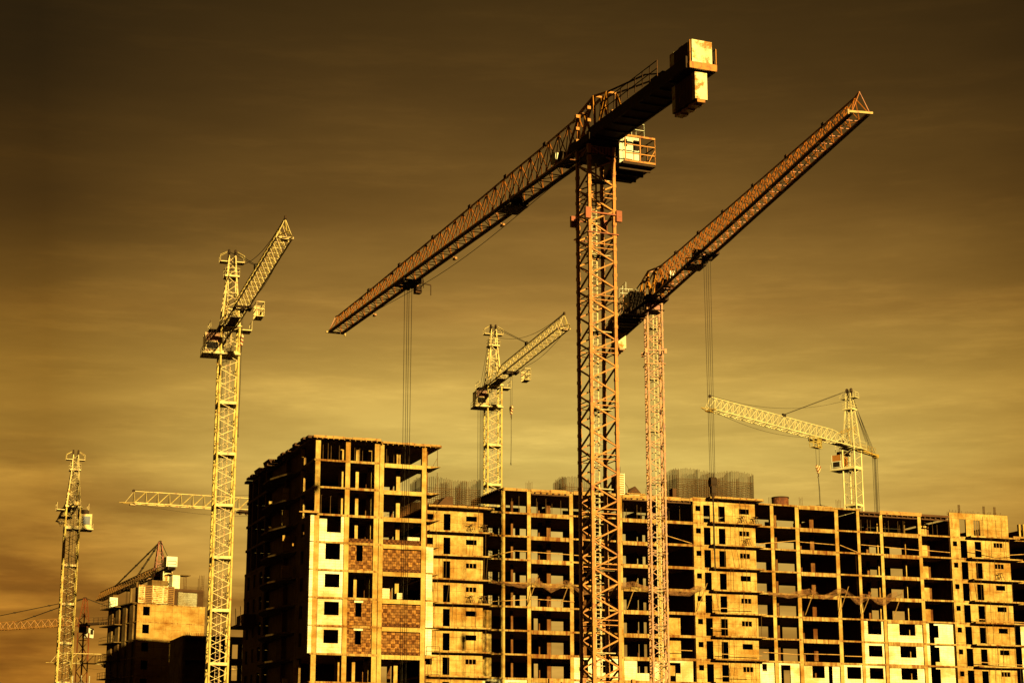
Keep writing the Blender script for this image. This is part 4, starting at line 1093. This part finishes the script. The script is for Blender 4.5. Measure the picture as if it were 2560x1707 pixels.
# ------------------------------------------------------------------ ground
g = MB(); S_ = 3000
g.v = [(-S_, -S_, 0), (S_, -S_, 0), (S_, S_, 0), (-S_, S_, 0)]; g.f = [(0, 1, 2, 3)]
o = g.build('ground', 'soil'); o['kind'] = 'structure'

# ------------------------------------------------------------------ sky, sun, camera
SAZ, SEL = 156., 9.3
w = bpy.data.worlds.new('World'); scene.world = w; w.use_nodes = True
nt = w.node_tree; bg = nt.nodes['Background']
tc = nt.nodes.new('ShaderNodeTexCoord'); sp = nt.nodes.new('ShaderNodeSeparateXYZ'); nt.links.new(tc.outputs['Generated'], sp.inputs[0])
def mth(op, a, b=None, clamp=False):
    n = nt.nodes.new('ShaderNodeMath'); n.operation = op; n.use_clamp = clamp
    for s, v in ((n.inputs[0], a), (n.inputs[1], b)):
        if v is None: continue
        if isinstance(v, (int, float)): s.default_value = v
        else: nt.links.new(v, s)
    return n.outputs[0]
X, Y_, Z_ = sp.outputs
zc_ = mth('MAXIMUM', Z_, 0.02)
sc_ = mth('DIVIDE', 1.0, mth('ADD', zc_, .06))
cb = nt.nodes.new('ShaderNodeCombineXYZ'); nt.links.new(mth('MULTIPLY', X, sc_), cb.inputs[0]); nt.links.new(mth('MULTIPLY', Y_, sc_), cb.inputs[1])
mp = nt.nodes.new('ShaderNodeMapping'); mp.inputs['Scale'].default_value = (1.5, 2.3, 1); mp.inputs['Rotation'].default_value = (0, 0, R(24)); nt.links.new(cb.outputs[0], mp.inputs[0])
cl = noise(nt, mp.outputs[0], 1.1, 9, .58)
# low banks
mp2 = nt.nodes.new('ShaderNodeMapping'); mp2.inputs['Scale'].default_value = (4.2, 4.2, 19); mp2.inputs['Rotation'].default_value = (0, R(-6), 0); mp2.inputs['Location'].default_value = (.3, 0, .45); nt.links.new(tc.outputs['Generated'], mp2.inputs[0])
cl2 = noise(nt, mp2.outputs[0], 1.5, 7, .55)
sky_r = ramp(nt, [(.0, s2l((168, 112, 40))), (.10, s2l((196, 150, 64))), (.175, s2l((217, 184, 92))), (.215, s2l((200, 162, 76))), (.25, s2l((162, 121, 52))), (.30, s2l((115, 81, 31))), (.36, s2l((80, 54, 18))), (.43, s2l((50, 32, 6))), (1.0, s2l((28, 18, 5)))], Z_)
ax = mth('ABSOLUTE', mth('ADD', X, -.03))
side = mth('MULTIPLY', mth('POWER', mth('DIVIDE', ax, .27), 2.2), 1.0, True)
# side falloff stronger higher up; orange tint low down at the sides
hi_ = mth('DIVIDE', mth('MAXIMUM', mth('SUBTRACT', Z_, .10), 0.0), .26, True)
fall = mix(nt, (1, 1, 1), mix(nt, (.66, .56, .40), (.27, .22, .08), hi_), side)
c1 = mix(nt, sky_r.outputs[0], fall, 1.0, 'MULTIPLY')
low = mth('SUBTRACT', 1.0, mth('DIVIDE', mth('MAXIMUM', mth('SUBTRACT', Z_, .04), 0.0), .22), True)
c2 = mix(nt, c1, s2l((176, 110, 28)), mth('MULTIPLY', mth('MULTIPLY', side, low), .75, True))
cf1 = ramp(nt, [(.34, (.87, .86, .83)), (.50, (1, 1, 1)), (.66, (1.20, 1.22, 1.26))], cl)
c3 = mix(nt, c2, cf1.outputs[0], 1.0, 'MULTIPLY')
cf2 = ramp(nt, [(.40, (.58, .50, .42)), (.51, (1, 1, 1)), (.60, (1.16, 1.18, 1.22))], cl2)
lf = mth('SUBTRACT', 1.0, mth('DIVIDE', mth('MAXIMUM', mth('SUBTRACT', Z_, mth('ADD', .10, mth('MULTIPLY', X, -.12))), 0.0), .08), True)
c4 = mix(nt, c3, mix(nt, c3, cf2.outputs[0], 1.0, 'MULTIPLY'), lf)
mp3 = nt.nodes.new('ShaderNodeMapping'); mp3.inputs['Scale'].default_value = (5, 5, 42); mp3.inputs['Rotation'].default_value = (0, R(5), 0); mp3.inputs['Location'].default_value = (.7, .2, .1); nt.links.new(tc.outputs['Generated'], mp3.inputs[0])
cl3 = noise(nt, mp3.outputs[0], 1.6, 10, .66)
cf3 = ramp(nt, [(.35, (.93, .93, .92)), (.52, (1, 1, 1)), (.68, (1.26, 1.27, 1.30))], cl3)
c4 = mix(nt, c4, cf3.outputs[0], .8, 'MULTIPLY')
nish = nt.nodes.new('ShaderNodeTexSky'); nish.sky_type = 'NISHITA'; nish.sun_disc = False; nish.sun_elevation = R(SEL); nish.sun_rotation = R(SAZ)
nbg = nt.nodes.new('ShaderNodeBackground'); tint = mix(nt, nish.outputs[0], (.06, .035, .012), 1.0, 'MULTIPLY'); nt.links.new(tint, nbg.inputs[0]); nbg.inputs[1].default_value = .05
bk = mth('ADD', mth('MULTIPLY', mth('DIVIDE', mth('ADD', Y_, .1), .75, True), .88), .12)
bkc = nt.nodes.new('ShaderNodeCombineColor')
for k in range(3): nt.links.new(bk, bkc.inputs[k])
c5 = mix(nt, c4, bkc.outputs[0], 1.0, 'MULTIPLY')
EXP = .82
nt.links.new(c5, bg.inputs[0]); bg.inputs[1].default_value = 1.0/2**EXP
add = nt.nodes.new('ShaderNodeAddShader'); nt.links.new(bg.outputs[0], add.inputs[0]); nt.links.new(nbg.outputs[0], add.inputs[1])
nt.links.new(add.outputs[0], nt.nodes['World Output'].inputs[0])

sun = bpy.data.lights.new('sun', 'SUN'); sun.energy = 5.0; sun.angle = R(.5); sun.color = (1, .79, .33)
so = bpy.data.objects.new('sun', sun); col.objects.link(so)
sd = Vector((math.sin(R(SAZ))*math.cos(R(SEL)), math.cos(R(SAZ))*math.cos(R(SEL)), math.sin(R(SEL))))
so.rotation_euler = sd.to_track_quat('Z', 'Y').to_euler(); so.location = sd*100

cam = bpy.data.cameras.new('camera'); co = bpy.data.objects.new('camera', cam); col.objects.link(co)
cam.sensor_width = 36; cam.lens = 36*4707/2560; cam.clip_end = 9000; cam.clip_start = .5
co.location = (0, 0, 1.7); co.rotation_euler = (R(90+13.7), 0, 0); scene.camera = co
scene.view_settings.view_transform = 'Standard'; scene.view_settings.look = 'None'; scene.view_settings.exposure = EXP; scene.view_settings.gamma = 1
scene.cycles.max_bounces = 4; scene.cycles.diffuse_bounces = 0; scene.cycles.transparent_max_bounces = 16
scene.cycles.use_denoising = True
